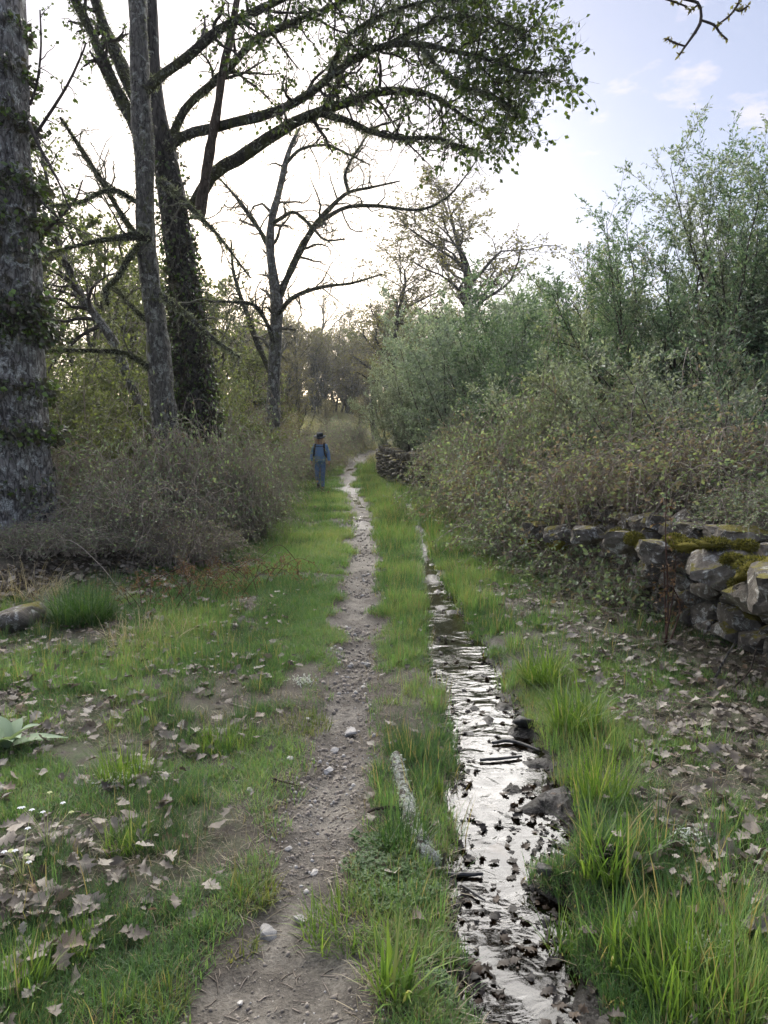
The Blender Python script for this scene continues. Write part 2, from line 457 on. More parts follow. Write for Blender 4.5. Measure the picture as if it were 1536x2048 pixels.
def ground_material():
    m, n, l, out = mat('ground_soil')
    tc = n.new('ShaderNodeTexCoord'); v = tc.outputs['Object']
    at = n.new('ShaderNodeAttribute'); at.attribute_name = 'mask'
    sp = n.new('ShaderNodeSeparateColor'); l.new(at.outputs['Color'], sp.inputs[0])
    nA = noise(n, l, 9, 8, 0.7, v); nB = noise(n, l, 70, 5, 0.7, v); nC = noise(n, l, 2.2, 4, 0.6, v)
    soil = ramp(n, [(0.3, (0.040, 0.030, 0.021)), (0.7, (0.115, 0.092, 0.068))]); l.new(nA.outputs['Fac'], soil.inputs['Fac'])
    path = ramp(n, [(0.28, (0.095, 0.084, 0.070)), (0.5, (0.19, 0.174, 0.148)), (0.74, (0.32, 0.30, 0.262))]); l.new(nB.outputs['Fac'], path.inputs['Fac'])
    pm = n.new('ShaderNodeMixRGB'); pm.blend_type = 'MULTIPLY'; pm.inputs['Fac'].default_value = 0.75
    pr = ramp(n, [(0.3, (0.5, 0.48, 0.46)), (0.62, (1.08, 1.05, 1.0))]); l.new(nA.outputs['Fac'], pr.inputs['Fac'])
    l.new(path.outputs['Color'], pm.inputs['Color1']); l.new(pr.outputs['Color'], pm.inputs['Color2'])
    dm = n.new('ShaderNodeMixRGB'); dm.blend_type = 'MULTIPLY'; dm.inputs['Fac'].default_value = 1
    dr = ramp(n, [(0.38, (0.50, 0.47, 0.44)), (0.58, (1.12, 1.12, 1.12))]); l.new(nC.outputs['Fac'], dr.inputs['Fac'])
    l.new(pm.outputs['Color'], dm.inputs['Color1']); l.new(dr.outputs['Color'], dm.inputs['Color2'])
    c1 = n.new('ShaderNodeMixRGB'); l.new(sp.outputs[0], c1.inputs['Fac']); l.new(soil.outputs['Color'], c1.inputs['Color1']); l.new(dm.outputs['Color'], c1.inputs['Color2'])
    # moss / tiny turf where the grass is closed
    gr = ramp(n, [(0.3, (0.024, 0.034, 0.012)), (0.5, (0.062, 0.088, 0.028)), (0.7, (0.095, 0.125, 0.045))]); l.new(nB.outputs['Fac'], gr.inputs['Fac'])
    mm = n.new('ShaderNodeMath'); mm.operation = 'MULTIPLY'
    mr = ramp(n, [(0.40, (0, 0, 0)), (0.55, (1, 1, 1))]); l.new(nA.outputs['Fac'], mr.inputs['Fac'])
    l.new(sp.outputs[2], mm.inputs[0]); l.new(mr.outputs['Color'], mm.inputs[1])
    c2 = n.new('ShaderNodeMixRGB'); l.new(mm.outputs[0], c2.inputs['Fac']); l.new(c1.outputs['Color'], c2.inputs['Color1']); l.new(gr.outputs['Color'], c2.inputs['Color2'])
    # wet black mud
    c3 = n.new('ShaderNodeMixRGB'); c3.inputs['Color2'].default_value = (0.016, 0.012, 0.009, 1)
    l.new(sp.outputs[1], c3.inputs['Fac']); l.new(c2.outputs['Color'], c3.inputs['Color1'])
    # little pale grits
    vo = n.new('ShaderNodeTexVoronoi'); vo.inputs['Scale'].default_value = 55; l.new(v, vo.inputs['Vector'])
    vr = ramp(n, [(0.10, (1, 1, 1)), (0.16, (0, 0, 0))]); l.new(vo.outputs['Distance'], vr.inputs['Fac'])
    vs = n.new('ShaderNodeSeparateColor'); l.new(vo.outputs['Color'], vs.inputs[0])
    vg = n.new('ShaderNodeMath'); vg.operation = 'GREATER_THAN'; vg.inputs[1].default_value = 0.72; l.new(vs.outputs[0], vg.inputs[0])
    vm = n.new('ShaderNodeMath'); vm.operation = 'MULTIPLY'; l.new(vr.outputs['Color'], vm.inputs[0]); l.new(vg.outputs[0], vm.inputs[1])
    vm2 = n.new('ShaderNodeMath'); vm2.operation = 'MULTIPLY'; l.new(vm.outputs[0], vm2.inputs[0]); l.new(sp.outputs[0], vm2.inputs[1])
    c4 = n.new('ShaderNodeMixRGB'); c4.inputs['Color2'].default_value = (0.40, 0.37, 0.33, 1)
    l.new(vm2.outputs[0], c4.inputs['Fac']); l.new(c3.outputs['Color'], c4.inputs['Color1'])
    p = n.new('ShaderNodeBsdfPrincipled'); l.new(c4.outputs['Color'], p.inputs['Base Color'])
    rr = n.new('ShaderNodeMapRange'); rr.inputs['To Min'].default_value = 0.85; rr.inputs['To Max'].default_value = 0.28
    l.new(sp.outputs[1], rr.inputs['Value']); l.new(rr.outputs[0], p.inputs['Roughness'])
    b1 = n.new('ShaderNodeBump'); b1.inputs['Strength'].default_value = 0.9; b1.inputs['Distance'].default_value = 0.03
    l.new(nA.outputs['Fac'], b1.inputs['Height'])
    b2 = n.new('ShaderNodeBump'); b2.inputs['Strength'].default_value = 0.9; b2.inputs['Distance'].default_value = 0.012
    l.new(nB.outputs['Fac'], b2.inputs['Height']); l.new(b1.outputs['Normal'], b2.inputs['Normal'])
    l.new(b2.outputs['Normal'], p.inputs['Normal'])
    l.new(p.outputs[0], out.inputs['Surface'])
    return m

def build_ground():
    NR, NC = 460, 281
    tt = np.linspace(0, 1, NR)
    y = -6 + 7.0 * tt ** 1.0 * 0
    y = np.concatenate([np.linspace(-8, 1.2, 24), 1.2 * (700 / 1.2) ** np.linspace(0, 1, NR - 24) ** 1.35])
    y = np.unique(np.round(y, 5)); NR = len(y)
    s = np.linspace(-1, 1, NC); s = np.sign(s) * (0.35 * np.abs(s) + 0.65 * np.abs(s) ** 3)
    hw = 5.5 + 1.15 * np.maximum(y, 0)
    X = s[None] * hw[:, None]; Y = np.repeat(y[:, None], NC, 1)
    Z = gz(X, Y)
    dp, ds = masks(X, Y)
    pm = sstep(0.06, -0.05, dp) * sstep(55, 45, Y)
    wet = sstep(0.20, 0.0, ds) * sstep(34, 22, Y)
    wet = np.maximum(wet, pm * sstep(10.5, 14, Y) * sstep(34, 28, Y) * np.clip(.15 + 1.6 * fbm(X * 2.2, Y * 1.3, 3), 0, .5))
    fld = sstep(0.03, 0.30, dp) * (1 - wet)
    hx = hedge_x(Y)
    gm = fld * np.where(X < hx - .3, 0.25, 1.0) * np.where(X > wall_x(Y), 0.15, 1.0) * np.clip(0.75 + 1.3 * fbm(X * 1.3 + 5, Y * 1.3, 3), 0, 1)
    gm = np.where(Y > 42, 0.75, gm)
    msk = np.stack([pm, np.clip(wet, 0, 1), gm, np.ones_like(pm)], -1).reshape(-1, 4)
    V = np.stack([X, Y, Z], -1).reshape(-1, 3)
    i = np.arange(NR - 1)[:, None] * NC; j = np.arange(NC - 1)[None]
    Fq = np.stack([i + j, i + j + 1, i + NC + j + 1, i + NC + j], -1).reshape(-1, 4)
    o = link('ground', make_mesh('ground', V, Fq, ground_material(), True, {'mask': ('FLOAT_COLOR', msk)}))
    o['kind'] = 'structure'
    return o
build_ground()

# ---------------------------------------------------------------- water
def water_material():
    m, n, l, out = mat('brook_water')
    tc = n.new('ShaderNodeTexCoord')
    mp = n.new('ShaderNodeMapping'); mp.inputs['Scale'].default_value = (1.0, 1.7, 1); l.new(tc.outputs['Object'], mp.inputs['Vector'])
    n1 = noise(n, l, 6, 2, 0.5, mp.outputs['Vector'], 1.2); n2 = noise(n, l, 26, 2, 0.5, mp.outputs['Vector'], 0.5)
    ad = n.new('ShaderNodeMath'); ad.operation = 'MULTIPLY_ADD'; ad.inputs[1].default_value = 0.16
    l.new(n2.outputs['Fac'], ad.inputs[0]); l.new(n1.outputs['Fac'], ad.inputs[2])
    bp = n.new('ShaderNodeBump'); bp.inputs['Strength'].default_value = 0.22; bp.inputs['Distance'].default_value = 0.05
    n3 = noise(n, l, 2.3, 2, 0.5, tc.outputs['Object'], 0.5); r3 = ramp(n, [(0.40, (0.12, 0.12, 0.12)), (0.60, (1, 1, 1))]); l.new(n3.outputs['Fac'], r3.inputs['Fac'])
    mh = n.new('ShaderNodeMath'); mh.operation = 'MULTIPLY'; l.new(ad.outputs[0], mh.inputs[0]); l.new(r3.outputs['Color'], mh.inputs[1])
    l.new(mh.outputs[0], bp.inputs['Height'])
    fr = n.new('ShaderNodeFresnel'); fr.inputs['IOR'].default_value = 1.42; l.new(bp.outputs['Normal'], fr.inputs['Normal'])
    gl = n.new('ShaderNodeBsdfGlossy'); gl.inputs['Roughness'].default_value = 0.07; gl.inputs['Color'].default_value = (1, 1, 1, 1)
    l.new(bp.outputs['Normal'], gl.inputs['Normal'])
    tr = n.new('ShaderNodeBsdfTransparent'); tr.inputs['Color'].default_value = (0.42, 0.34, 0.24, 1)
    mx = n.new('ShaderNodeMixShader'); l.new(fr.outputs[0], mx.inputs['Fac']); l.new(tr.outputs[0], mx.inputs[1]); l.new(gl.outputs[0], mx.inputs[2])
    l.new(mx.outputs[0], out.inputs['Surface'])
    return m
M_WATER = water_material()

def water_strip(name, y0, y1, cfun, hfun, extra, depth, rows=260, cols=20, wob=0.004):
    y = y0 * (y1 / y0) ** np.linspace(0, 1, rows)
    s = np.linspace(-1, 1, cols)
    X = cfun(y)[:, None] + s[None] * (hfun(y)[:, None] + extra)
    Y = np.repeat(y[:, None], cols, 1)
    Z = slope(Y) - depth + wob * fbm(X * 9, Y * 14, 3)
    V = np.stack([X, Y, Z], -1).reshape(-1, 3)
    i = np.arange(rows - 1)[:, None] * cols; j = np.arange(cols - 1)[None]
    Fq = np.stack([i + j, i + j + 1, i + cols + j + 1, i + cols + j], -1).reshape(-1, 4)
    o = link(name, make_mesh(name, V, Fq, M_WATER, True)); o['kind'] = 'structure'
    return o
water_strip('brook_water', 0.9, 30, str_c, str_h, 0.16, 0.062)
water_strip('path_rivulet', 12.0, 33, path_c, lambda y: path_h(y) * .38 * (1 + .8 * fbm(y * .9, y * 0, 2)), 0.0, 0.052, rows=200)

# ================================================================ grass and litter (uncountable: instanced tufts)
def tuft_mesh(name, n, rad, h, lean, wid, mat_, seed, curl=0.6):
    g = np.random.default_rng(seed)
    a = g.uniform(0, 2 * np.pi, n); r = rad * np.sqrt(g.random(n))
    base = np.stack([r * np.cos(a), r * np.sin(a), np.full(n, -0.012)], 1)
    az = a + g.normal(0, 1.3, n)
    out = np.stack([np.cos(az), np.sin(az), np.zeros(n)], 1)
    ln = lean * g.uniform(0.05, 1.5, n)[:, None]
    H = (h * g.uniform(0.25, 1.2, n))[:, None]
    side = np.stack([-np.sin(az + g.normal(0, .5, n)), np.cos(az), np.zeros(n)], 1); side = norm(side)
    N = 4; pts = []
    d = norm(UP[None] + out * ln); p = base.copy()
    for k in range(N):
        w = wid * [1.0, 0.9, 0.6, 0.08][k] * (0.7 + 0.6 * g.random(n)[:, None])
        pts.append(p - side * w / 2); pts.append(p + side * w / 2)
        p = p + d * H / (N - 1)
        d = norm(d + out * curl * ln * (0.4 + k * .5) - UP[None] * 0.12 * k * ln)
    V = np.stack(pts, 1).reshape(-1, 3)
    b = np.arange(n)[:, None, None] * 8; q = np.array([[0, 1, 3, 2], [2, 3, 5, 4], [4, 5, 7, 6]])[None]
    Fq = (b + q).reshape(-1, 4)
    bl = np.repeat(g.random(n), 8)
    return make_mesh(name, V, Fq, mat_, True, {'blade': ('FLOAT', bl)})

def grass_mat(name, stops, dry=(0.30, 0.25, 0.13), trans=0.4):
    m, n, l, out = mat(name)
    a = n.new('ShaderNodeAttribute'); a.attribute_name = 'tint'; a.attribute_type = 'INSTANCER'
    b = n.new('ShaderNodeAttribute'); b.attribute_name = 'blade'
    md = n.new('ShaderNodeMath'); md.operation = 'MULTIPLY_ADD'; md.inputs[1].default_value = 0.8; md.inputs[2].default_value = -0.4
    l.new(b.outputs['Fac'], md.inputs[0])
    ad = n.new('ShaderNodeMath'); ad.operation = 'ADD'; ad.use_clamp = True; l.new(a.outputs['Fac'], ad.inputs[0]); l.new(md.outputs[0], ad.inputs[1])
    r = ramp(n, stops); l.new(ad.outputs[0], r.inputs['Fac'])
    gt = n.new('ShaderNodeMath'); gt.operation = 'GREATER_THAN'; gt.inputs[1].default_value = 0.90; l.new(b.outputs['Fac'], gt.inputs[0])
    c = n.new('ShaderNodeMixRGB'); c.inputs['Color2'].default_value = (*dry, 1); l.new(gt.outputs[0], c.inputs['Fac']); l.new(r.outputs['Color'], c.inputs['Color1'])
    p = n.new('ShaderNodeBsdfPrincipled'); p.inputs['Roughness'].default_value = 0.45; p.inputs['Specular IOR Level'].default_value = 0.4
    t = n.new('ShaderNodeBsdfTranslucent')
    g = n.new('ShaderNodeMixRGB'); g.blend_type = 'MULTIPLY'; g.inputs['Fac'].default_value = 1; g.inputs['Color2'].default_value = (1.5, 1.5, .8, 1)
    l.new(c.outputs['Color'], p.inputs['Base Color']); l.new(c.outputs['Color'], g.inputs['Color1']); l.new(g.outputs['Color'], t.inputs['Color'])
    mx = n.new('ShaderNodeMixShader'); mx.inputs['Fac'].default_value = trans
    l.new(p.outputs[0], mx.inputs[1]); l.new(t.outputs[0], mx.inputs[2]); l.new(mx.outputs[0], out.inputs['Surface'])
    return m

M_GRASS = grass_mat('grass_blades', [(0.0, (0.06, 0.115, 0.055)), (0.45, (0.122, 0.225, 0.085)), (0.75, (0.18, 0.31, 0.105)), (1.0, (0.25, 0.32, 0.14))])
M_TURF = grass_mat('turf_blades', [(0.0, (0.075, 0.145, 0.055)), (0.5, (0.135, 0.245, 0.085)), (0.85, (0.195, 0.305, 0.105)), (1.0, (0.27, 0.31, 0.14))])
M_SEDGE = grass_mat('sedge_blades', [(0.0, (0.03, 0.075, 0.025)), (1.0, (0.07, 0.15, 0.035))])
M_FIELD = grass_mat('field_blades', [(0.0, (0.26, 0.26, 0.13)), (1.0, (0.42, 0.38, 0.23))], trans=.25)
M_STRAW = grass_mat('straw_blades', [(0.0, (0.10, 0.08, 0.055)), (.5, (.20, .165, .11)), (1.0, (0.38, 0.32, 0.21))], dry=(0.3, .26, .18), trans=0.25)

def scatter(name, points, scale, rotz, idx, tint, protos, tilt=None):
    """one object whose points carry instanced copies of the prototype meshes"""
    coll = bpy.data.collections.new(name + '_source')
    for k, me in enumerate(protos):
        o = bpy.data.objects.new('%s_source_%02d' % (name, k), me); coll.objects.link(o)
    M = len(points)
    rot = np.zeros((M, 3)); rot[:, 2] = rotz
    if tilt is not None: rot[:, :2] = tilt
    me = bpy.data.meshes.new(name)
    me.vertices.add(M); me.vertices.foreach_set('co', np.ascontiguousarray(points, np.float32).ravel())
    for nm, typ, arr, key in (('s', 'FLOAT', scale, 'value'), ('tint', 'FLOAT', tint, 'value'), ('rot', 'FLOAT_VECTOR', rot, 'vector')):
        a = me.attributes.new(nm, typ, 'POINT'); a.data.foreach_set(key, np.ascontiguousarray(arr, np.float32).ravel())
    a = me.attributes.new('idx', 'INT', 'POINT'); a.data.foreach_set('value', np.ascontiguousarray(idx, np.int32))
    o = link(name, me); o['kind'] = 'stuff'
    for pm in protos:
        for m_ in pm.materials:
            if m_.name not in [x.name for x in me.materials]: me.materials.append(m_)
    ng = bpy.data.node_groups.new(name + '_nodes', 'GeometryNodeTree')
    ng.interface.new_socket('Geometry', in_out='INPUT', socket_type='NodeSocketGeometry')
    ng.interface.new_socket('Geometry', in_out='OUTPUT', socket_type='NodeSocketGeometry')
    N = ng.nodes; L = ng.links
    gi = N.new('NodeGroupInput'); go = N.new('NodeGroupOutput')
    ip = N.new('GeometryNodeInstanceOnPoints'); ci = N.new('GeometryNodeCollectionInfo')
    ci.inputs['Collection'].default_value = coll; ci.inputs['Separate Children'].default_value = True; ci.inputs['Reset Children'].default_value = True
    ip.inputs['Pick Instance'].default_value = True
    def at(nm, typ):
        a = N.new('GeometryNodeInputNamedAttribute'); a.data_type = typ; a.inputs['Name'].default_value = nm
        return a.outputs['Attribute']
    L.new(gi.outputs[0], ip.inputs['Points']); L.new(ci.outputs[0], ip.inputs['Instance'])
    L.new(at('idx', 'INT'), ip.inputs['Instance Index']); L.new(at('rot', 'FLOAT_VECTOR'), ip.inputs['Rotation']); L.new(at('s', 'FLOAT'), ip.inputs['Scale'])
    L.new(ip.outputs[0], go.inputs[0])
    md = o.modifiers.new('scatter', 'NODES'); md.node_group = ng
    return o

def rand_ground(n, y0, y1, x0=-5.5, x1=4.5, power=1.0):
    """random ground positions, thinning with distance"""
    u = rng.random(n)
    y = y0 * (y1 / y0) ** u if power == 1.0 else y0 + (y1 - y0) * u ** power
    x = rng.uniform(x0, x1, n) if not callable(x0) else x0(y) + (x1(y) - x0(y)) * rng.random(n)
    keep = np.abs(x) < 0.60 * y + 1.2
    return x[keep], y[keep]

LOG_PX = [(792, 1522), (806, 1575), (818, 1625), (832, 1672), (852, 1715), (874, 1752)]
LOG = np.array([on(u, v)[:2] for u, v in LOG_PX])
def clear(x, y):
    lx = np.interp(y, LOG[::-1, 1], LOG[::-1, 0], left=9, right=9)
    return np.abs(x - lx + .01) > .055

def build_grass():
    turf = [tuft_mesh('turf_tuft', 20, 0.065, 0.065, .8, 0.0040, M_TURF, 20 + k) for k in range(4)]
    med = [tuft_mesh('meadow_tuft', 26, 0.055, 0.10, 0.5, 0.0036, M_GRASS, 40 + k) for k in range(5)]
    tall = [tuft_mesh('tall_tuft', 17, 0.055, 0.21, 0.34, 0.0042, M_GRASS, 60 + k, 0.6) for k in range(5)]
    # --- turf
    x, y = rand_ground(330000, 1.3, 34)
    dp, ds = masks(x, y)
    left = x < path_c(y)
    dL = path_c(y) - path_h(y) - x
    pat = fbm(x * 1.5, y * 1.5, 4); fine = fbm(x * 6 + 7, y * 6, 2)
    dens = sstep(0.04, 0.14, dp) * (0.40 + 1.7 * pat + .9 * fine)
    # bare, littered ground at lower left and along the wall
    litter = np.where(left, sstep(0.35, 0.9, dL) * sstep(4.4, 2.6, y) + sstep(1.3, 2.2, dL) * sstep(6.5, 4.5, y), sstep(0.45, 0.9, x - str_c(y) - str_h(y)))
    dens = dens - 0.5 * litter + 0.25 * np.exp(-np.maximum(dp, 0) / .25) * (1 - litter) * (dp > .04)
    ok = (rng.random(len(x)) < np.clip(dens, 0, 1)) & (ds > 0.05) & clear(x, y) & (x > hedge_x(y) - .5) & (x < wall_x(y) - .05)
    x, y = x[ok], y[ok]; dp = dp[ok]
    s = rng.uniform(0.6, 1.25, len(x)) * np.clip(y / 6, 0.85, 2.2)
    ti = np.clip(0.5 + 1.1 * fbm(x * .9, y * .9, 3) + rng.normal(0, .14, len(x)) + .25 * np.exp(-np.maximum(dp, 0) / .2), 0, 1)
    scatter('short_turf', np.stack([x, y, gz(x, y)], 1), s, rng.uniform(0, 6.28, len(x)), rng.integers(0, 4, len(x)), ti, turf)
    # --- meadow and tall grass
    x, y = rand_ground(150000, 1.3, 36)
    dp, ds = masks(x, y)
    left = x < path_c(y); dL = path_c(y) - path_h(y) - x
    dR = x - str_c(y) - str_h(y)
    mid = (~left) & (dR < -0.05)
    pat = fbm(x * 1.7 + 20, y * 1.7, 4); fine = fbm(x * 5 + 3, y * 5, 2)
    d_left = sstep(0.22, 0.55, dL) * (0.24 + 2.0 * pat + 1.2 * fine + .30 * sstep(3.4, 4.2, y) * sstep(2.2, 1.2, dL)) * np.where(y < 3.4, 0.95, 1.0)
    d_mid = sstep(0.05, 0.16, dp) * (0.50 + 1.5 * pat + 1.0 * fine)
    d_right = (0.16 + 1.9 * pat + 1.3 * fine) * (0.22 + 0.75 * np.exp(-np.maximum(dR, 0) / .30) + .5 * sstep(5.5, 7.5, y)) + 0.04
    dens = np.where(left, d_left, np.where(mid, d_mid, d_right))
    ok = (rng.random(len(x)) < np.clip(dens, 0, 1)) & (ds > 0.035) & clear(x, y) & (dp > 0.05) & (x > hedge_x(y) - .5) & (x < wall_x(y) - .02)
    x, y, mid, left, dR, dL = [a[ok] for a in (x, y, mid, left, dR, dL)]
    ptall = np.where(left, 0.05 + .2 * sstep(4, 6, y) * sstep(.6, 1.2, dL), np.where(mid, 0.18 + .45 * sstep(3.8, 6, y), 0.62 * np.exp(-np.maximum(dR, 0) / .45) + .1))
    tl = rng.random(len(x)) < ptall
    idx = np.where(tl, rng.integers(5, 10, len(x)), rng.integers(0, 5, len(x)))
    s = rng.uniform(0.5, 1.15, len(x)) * np.where(y > 7, np.clip(y / 9, 1, 1.7), 1) * np.where(left | mid, .85, 1.05)
    ti = np.clip(0.45 - .12 * sstep(5, 9, y) + 1.4 * fbm(x * 1.1 + 9, y * 1.1, 3) + rng.normal(0, .18, len(x)) + np.where(left | mid, -.06, .0), 0, 1)
    scatter('meadow_grass', np.stack([x, y, gz(x, y)], 1), s, rng.uniform(0, 6.28, len(x)), idx, ti, med + tall)
    # --- flattened dead stems woven through the turf
    x, y = rand_ground(60000, 1.3, 12)
    dp, ds = masks(x, y); ok = (dp > .0) & (ds > .05) & (x > hedge_x(y) - .8) & (x < wall_x(y)) & (rng.random(len(x)) < .30 + .9 * fbm(x * 2 + 70, y * 2, 3)); x, y = x[ok], y[ok]
    st = [tuft_mesh('straw_tuft', 9, 0.06, 0.07, 3.5, 0.0026, M_STRAW, 120 + k, .2) for k in range(4)]
    scatter('dead_grass', np.stack([x, y, gz(x, y) + .008], 1), rng.uniform(.5, 1.4, len(x)), rng.uniform(0, 6.28, len(x)), rng.integers(0, 4, len(x)), rng.random(len(x)), st)
    # --- far field beyond the bend and open strips between the shrubs
    n = 16000
    x = rng.uniform(-14, 12, n); y = rng.uniform(34, 95, n)
    dp, ds = masks(x, y); ok = dp > .1; x, y = x[ok], y[ok]
    scatter('field_grass', np.stack([x, y, gz(x, y)], 1), rng.uniform(2.0, 4.2, len(x)), rng.uniform(0, 6.28, len(x)), rng.integers(0, 5, len(x)), rng.random(len(x)), [tuft_mesh('field_tuft', 26, 0.055, 0.10, 0.6, 0.004, M_FIELD, 80 + k) for k in range(5)])
build_grass()

# ================================================================ trees
M_BARK_POPLAR = bark_mat('poplar_bark', (0.055, 0.05, 0.046), (0.33, 0.315, 0.295), (0.52, 0.54, 0.51), 0.7, (0.05, 0.045, 0.03), 0.35, 1.1, 1.0, 0.38)
M_BARK_OAK = bark_mat('oak_bark', (0.06, 0.054, 0.048), (0.25, 0.235, 0.205), (0.42, 0.43, 0.38), 0.65, (0.10, 0.105, 0.045), 0.35, 1.3, 0.9, 0.3)
M_BARK_DARK = bark_mat('ivy_poplar_bark', (0.025, 0.022, 0.02), (0.11, 0.10, 0.09), (0.30, 0.31, 0.27), 0.35, (0.07, 0.07, 0.03), 0.2, 0.9, 0.9, 0.25)
M_BARK_LIMB = bark_mat('mossy_limb_bark', (0.03, 0.028, 0.022), (0.10, 0.09, 0.075), (0.30, 0.32, 0.26), 0.5, (0.085, 0.09, 0.04), 0.62, 1.6, 0.9, 0.6)
M_BARK_DEAD = bark_mat('dead_wood', (0.06, 0.045, 0.035), (0.17, 0.13, 0.10), (0.25, 0.24, 0.2), 0.2, (0.07, 0.07, 0.03), 0.1, 1.5, 0.8, 0.15)
M_BARK_FAR = bark_mat('far_bark', (0.06, 0.055, 0.045), (0.17, 0.16, 0.13), (0.30, 0.31, 0.26), 0.6, (0.13, 0.125, 0.05), 0.5, 1.0, 0.6, 0.4)
M_TWIG_DARK = plain_mat('dark_twigs', (0.035, 0.028, 0.024), (0.075, 0.062, 0.052), 12, 0.85, 0.0)
M_TWIG_BROWN = plain_mat('brown_twigs', (0.16, 0.13, 0.105), (0.38, 0.325, 0.265), 9, 0.85, 0.0)
M_TWIG_LICHEN = plain_mat('lichened_twigs', (0.07, 0.062, 0.05), (0.20, 0.19, 0.14), 25, 0.9, 0.0)
M_LICHEN = leaf_mat('beard_lichen', [(0.0, (0.08, 0.085, 0.055)), (0.55, (0.17, 0.18, 0.12)), (1.0, (0.30, 0.32, 0.24))], 0.25, 0.9, 0.1)
M_MOSSF = leaf_mat('moss_fuzz', [(0.0, (0.055, 0.055, 0.02)), (0.6, (0.13, 0.12, 0.035)), (1.0, (0.23, 0.21, 0.05))], 0.2, 0.9, 0.1)
M_LEAF_POPLAR = leaf_mat('poplar_leaves', [(0.0, (0.028, 0.045, 0.014)), (0.5, (0.060, 0.090, 0.022)), (1.0, (0.115, 0.155, 0.03))], 0.32, 0.4, 0.5)
M_LEAF_IVY = leaf_mat('ivy_leaves', [(0.0, (0.03, 0.034, 0.02)), (0.35, (0.08, 0.066, 0.05)), (0.7, (0.06, 0.09, 0.032)), (1.0, (0.15, 0.23, 0.05))], 0.2, 0.4, 0.5)
M_LEAF_BRAMBLE = leaf_mat('bramble_leaves', [(0.0, (0.08, 0.068, 0.055)), (0.15, (0.14, 0.105, 0.08)), (0.3, (0.09, 0.125, 0.075)), (0.8, (0.155, 0.20, 0.11)), (1.0, (0.25, 0.29, 0.18))], 0.38, 0.5, 0.5, alb=1.45)
M_LEAF_BRAMBLE2 = leaf_mat('brown_bramble_leaves', [(0.0, (0.09, 0.07, 0.062)), (0.4, (0.18, 0.135, 0.105)), (0.6, (0.12, 0.14, 0.08)), (1.0, (0.20, 0.23, 0.12))], 0.4, 0.55, 0.4, alb=1.6)
M_LEAF_WILLOW = leaf_mat('willow_leaves', [(0.0, (0.095, 0.118, 0.082)), (0.5, (0.175, 0.205, 0.15)), (1.0, (0.30, 0.335, 0.26))], 0.33, 0.5, 0.45)
M_LEAF_OLIVE = leaf_mat('olive_willow_leaves', [(0.0, (0.095, 0.112, 0.065)), (0.5, (0.17, 0.19, 0.115)), (1.0, (0.28, 0.30, 0.20))], 0.33, 0.5, 0.45)
M_LEAF_DEEP = leaf_mat('deep_willow_leaves', [(0.0, (0.05, 0.085, 0.055)), (0.5, (0.10, 0.15, 0.095)), (1.0, (0.18, 0.24, 0.155))], 0.33, 0.5, 0.45)
M_LEAF_WILLOW2 = leaf_mat('grey_willow_leaves', [(0.0, (0.09, 0.12, 0.095)), (0.5, (0.165, 0.21, 0.165)), (1.0, (0.265, 0.315, 0.25))], 0.33, 0.5, 0.45)
M_LEAF_SPRING = leaf_mat('spring_leaves', [(0.0, (0.065, 0.075, 0.04)), (0.5, (0.115, 0.13, 0.06)), (1.0, (0.215, 0.24, 0.085))], 0.38, 0.5, 0.4)
M_LEAF_BUD = leaf_mat('opening_buds', [(0.0, (0.10, 0.085, 0.06)), (0.5, (0.145, 0.125, 0.07)), (1.0, (0.19, 0.18, 0.07))], 0.4, 0.6, 0.3)

def limb(rows, n=16, d=None):
    """rows (u, v, distance, width in photo pixels) -> polyline and radii in metres"""
    pts = [P(r[0], r[1], r[2]) for r in rows]
    rad = [0.5 * r[3] * r[2] / F_PX for r in rows]
    return resample(pts, rad, n)

def stack(limbs):
    return np.stack([l[0] for l in limbs]), np.stack([l[1] for l in limbs])

def fuzz(Pn, Rn, per, size, width=0.28, hang=0.6, spread=1.2, g=None, t0=0.02):
    """tufts of lichen or moss standing off the bark"""
    g = g or rng
    B, N, _ = Pn.shape
    t = g.uniform(t0, 1.0, (B, per)); x = t * (N - 1); i = np.minimum(x.astype(int), N - 2); f = (x - i)[..., None]; bi = np.arange(B)[:, None]
    pos = Pn[bi, i] * (1 - f) + Pn[bi, i + 1] * f; rad = (Rn[bi, i] * (1 - f[..., 0]) + Rn[bi, i + 1] * f[..., 0])[..., None]
    tan = norm(Pn[bi, i + 1] - Pn[bi, i])
    o = g.normal(size=pos.shape); o = norm(o - (o * tan).sum(-1, keepdims=True) * tan)
    pos = (pos + o * rad * 0.92).reshape(-1, 3); o = o.reshape(-1, 3)
    return leaf_quads(pos, o * 0.8, size, width, spread, hang, 0.05, 0, g)

def ring_leaves(center_pts, radii, zlist, n, size, g, bulge=0.10, thick=0.16, mat_=None):
    """ivy collars round a trunk"""
    Vs = []
    for z, k, th, bl in zlist:
        m = int(n * k)
        a = g.uniform(0, 2 * np.pi, m); zz = z + g.normal(0, th, m)
        c = np.stack([np.interp(zz, center_pts[:, 2], center_pts[:, j]) for j in range(3)], 1); c[:, 2] = zz
        r = np.interp(zz, center_pts[:, 2], radii)
        o = np.stack([np.cos(a), np.sin(a), np.zeros(m)], 1)
        pos = c + o * (r + np.abs(g.normal(0, bl, m)))[:, None]
        Vs.append(leaf_quads(pos, o * .8 + np.array([0, 0, -.3]), size, 0.85, 0.6, 0.3, 0.1, 0.2, g))
    return join(*Vs)

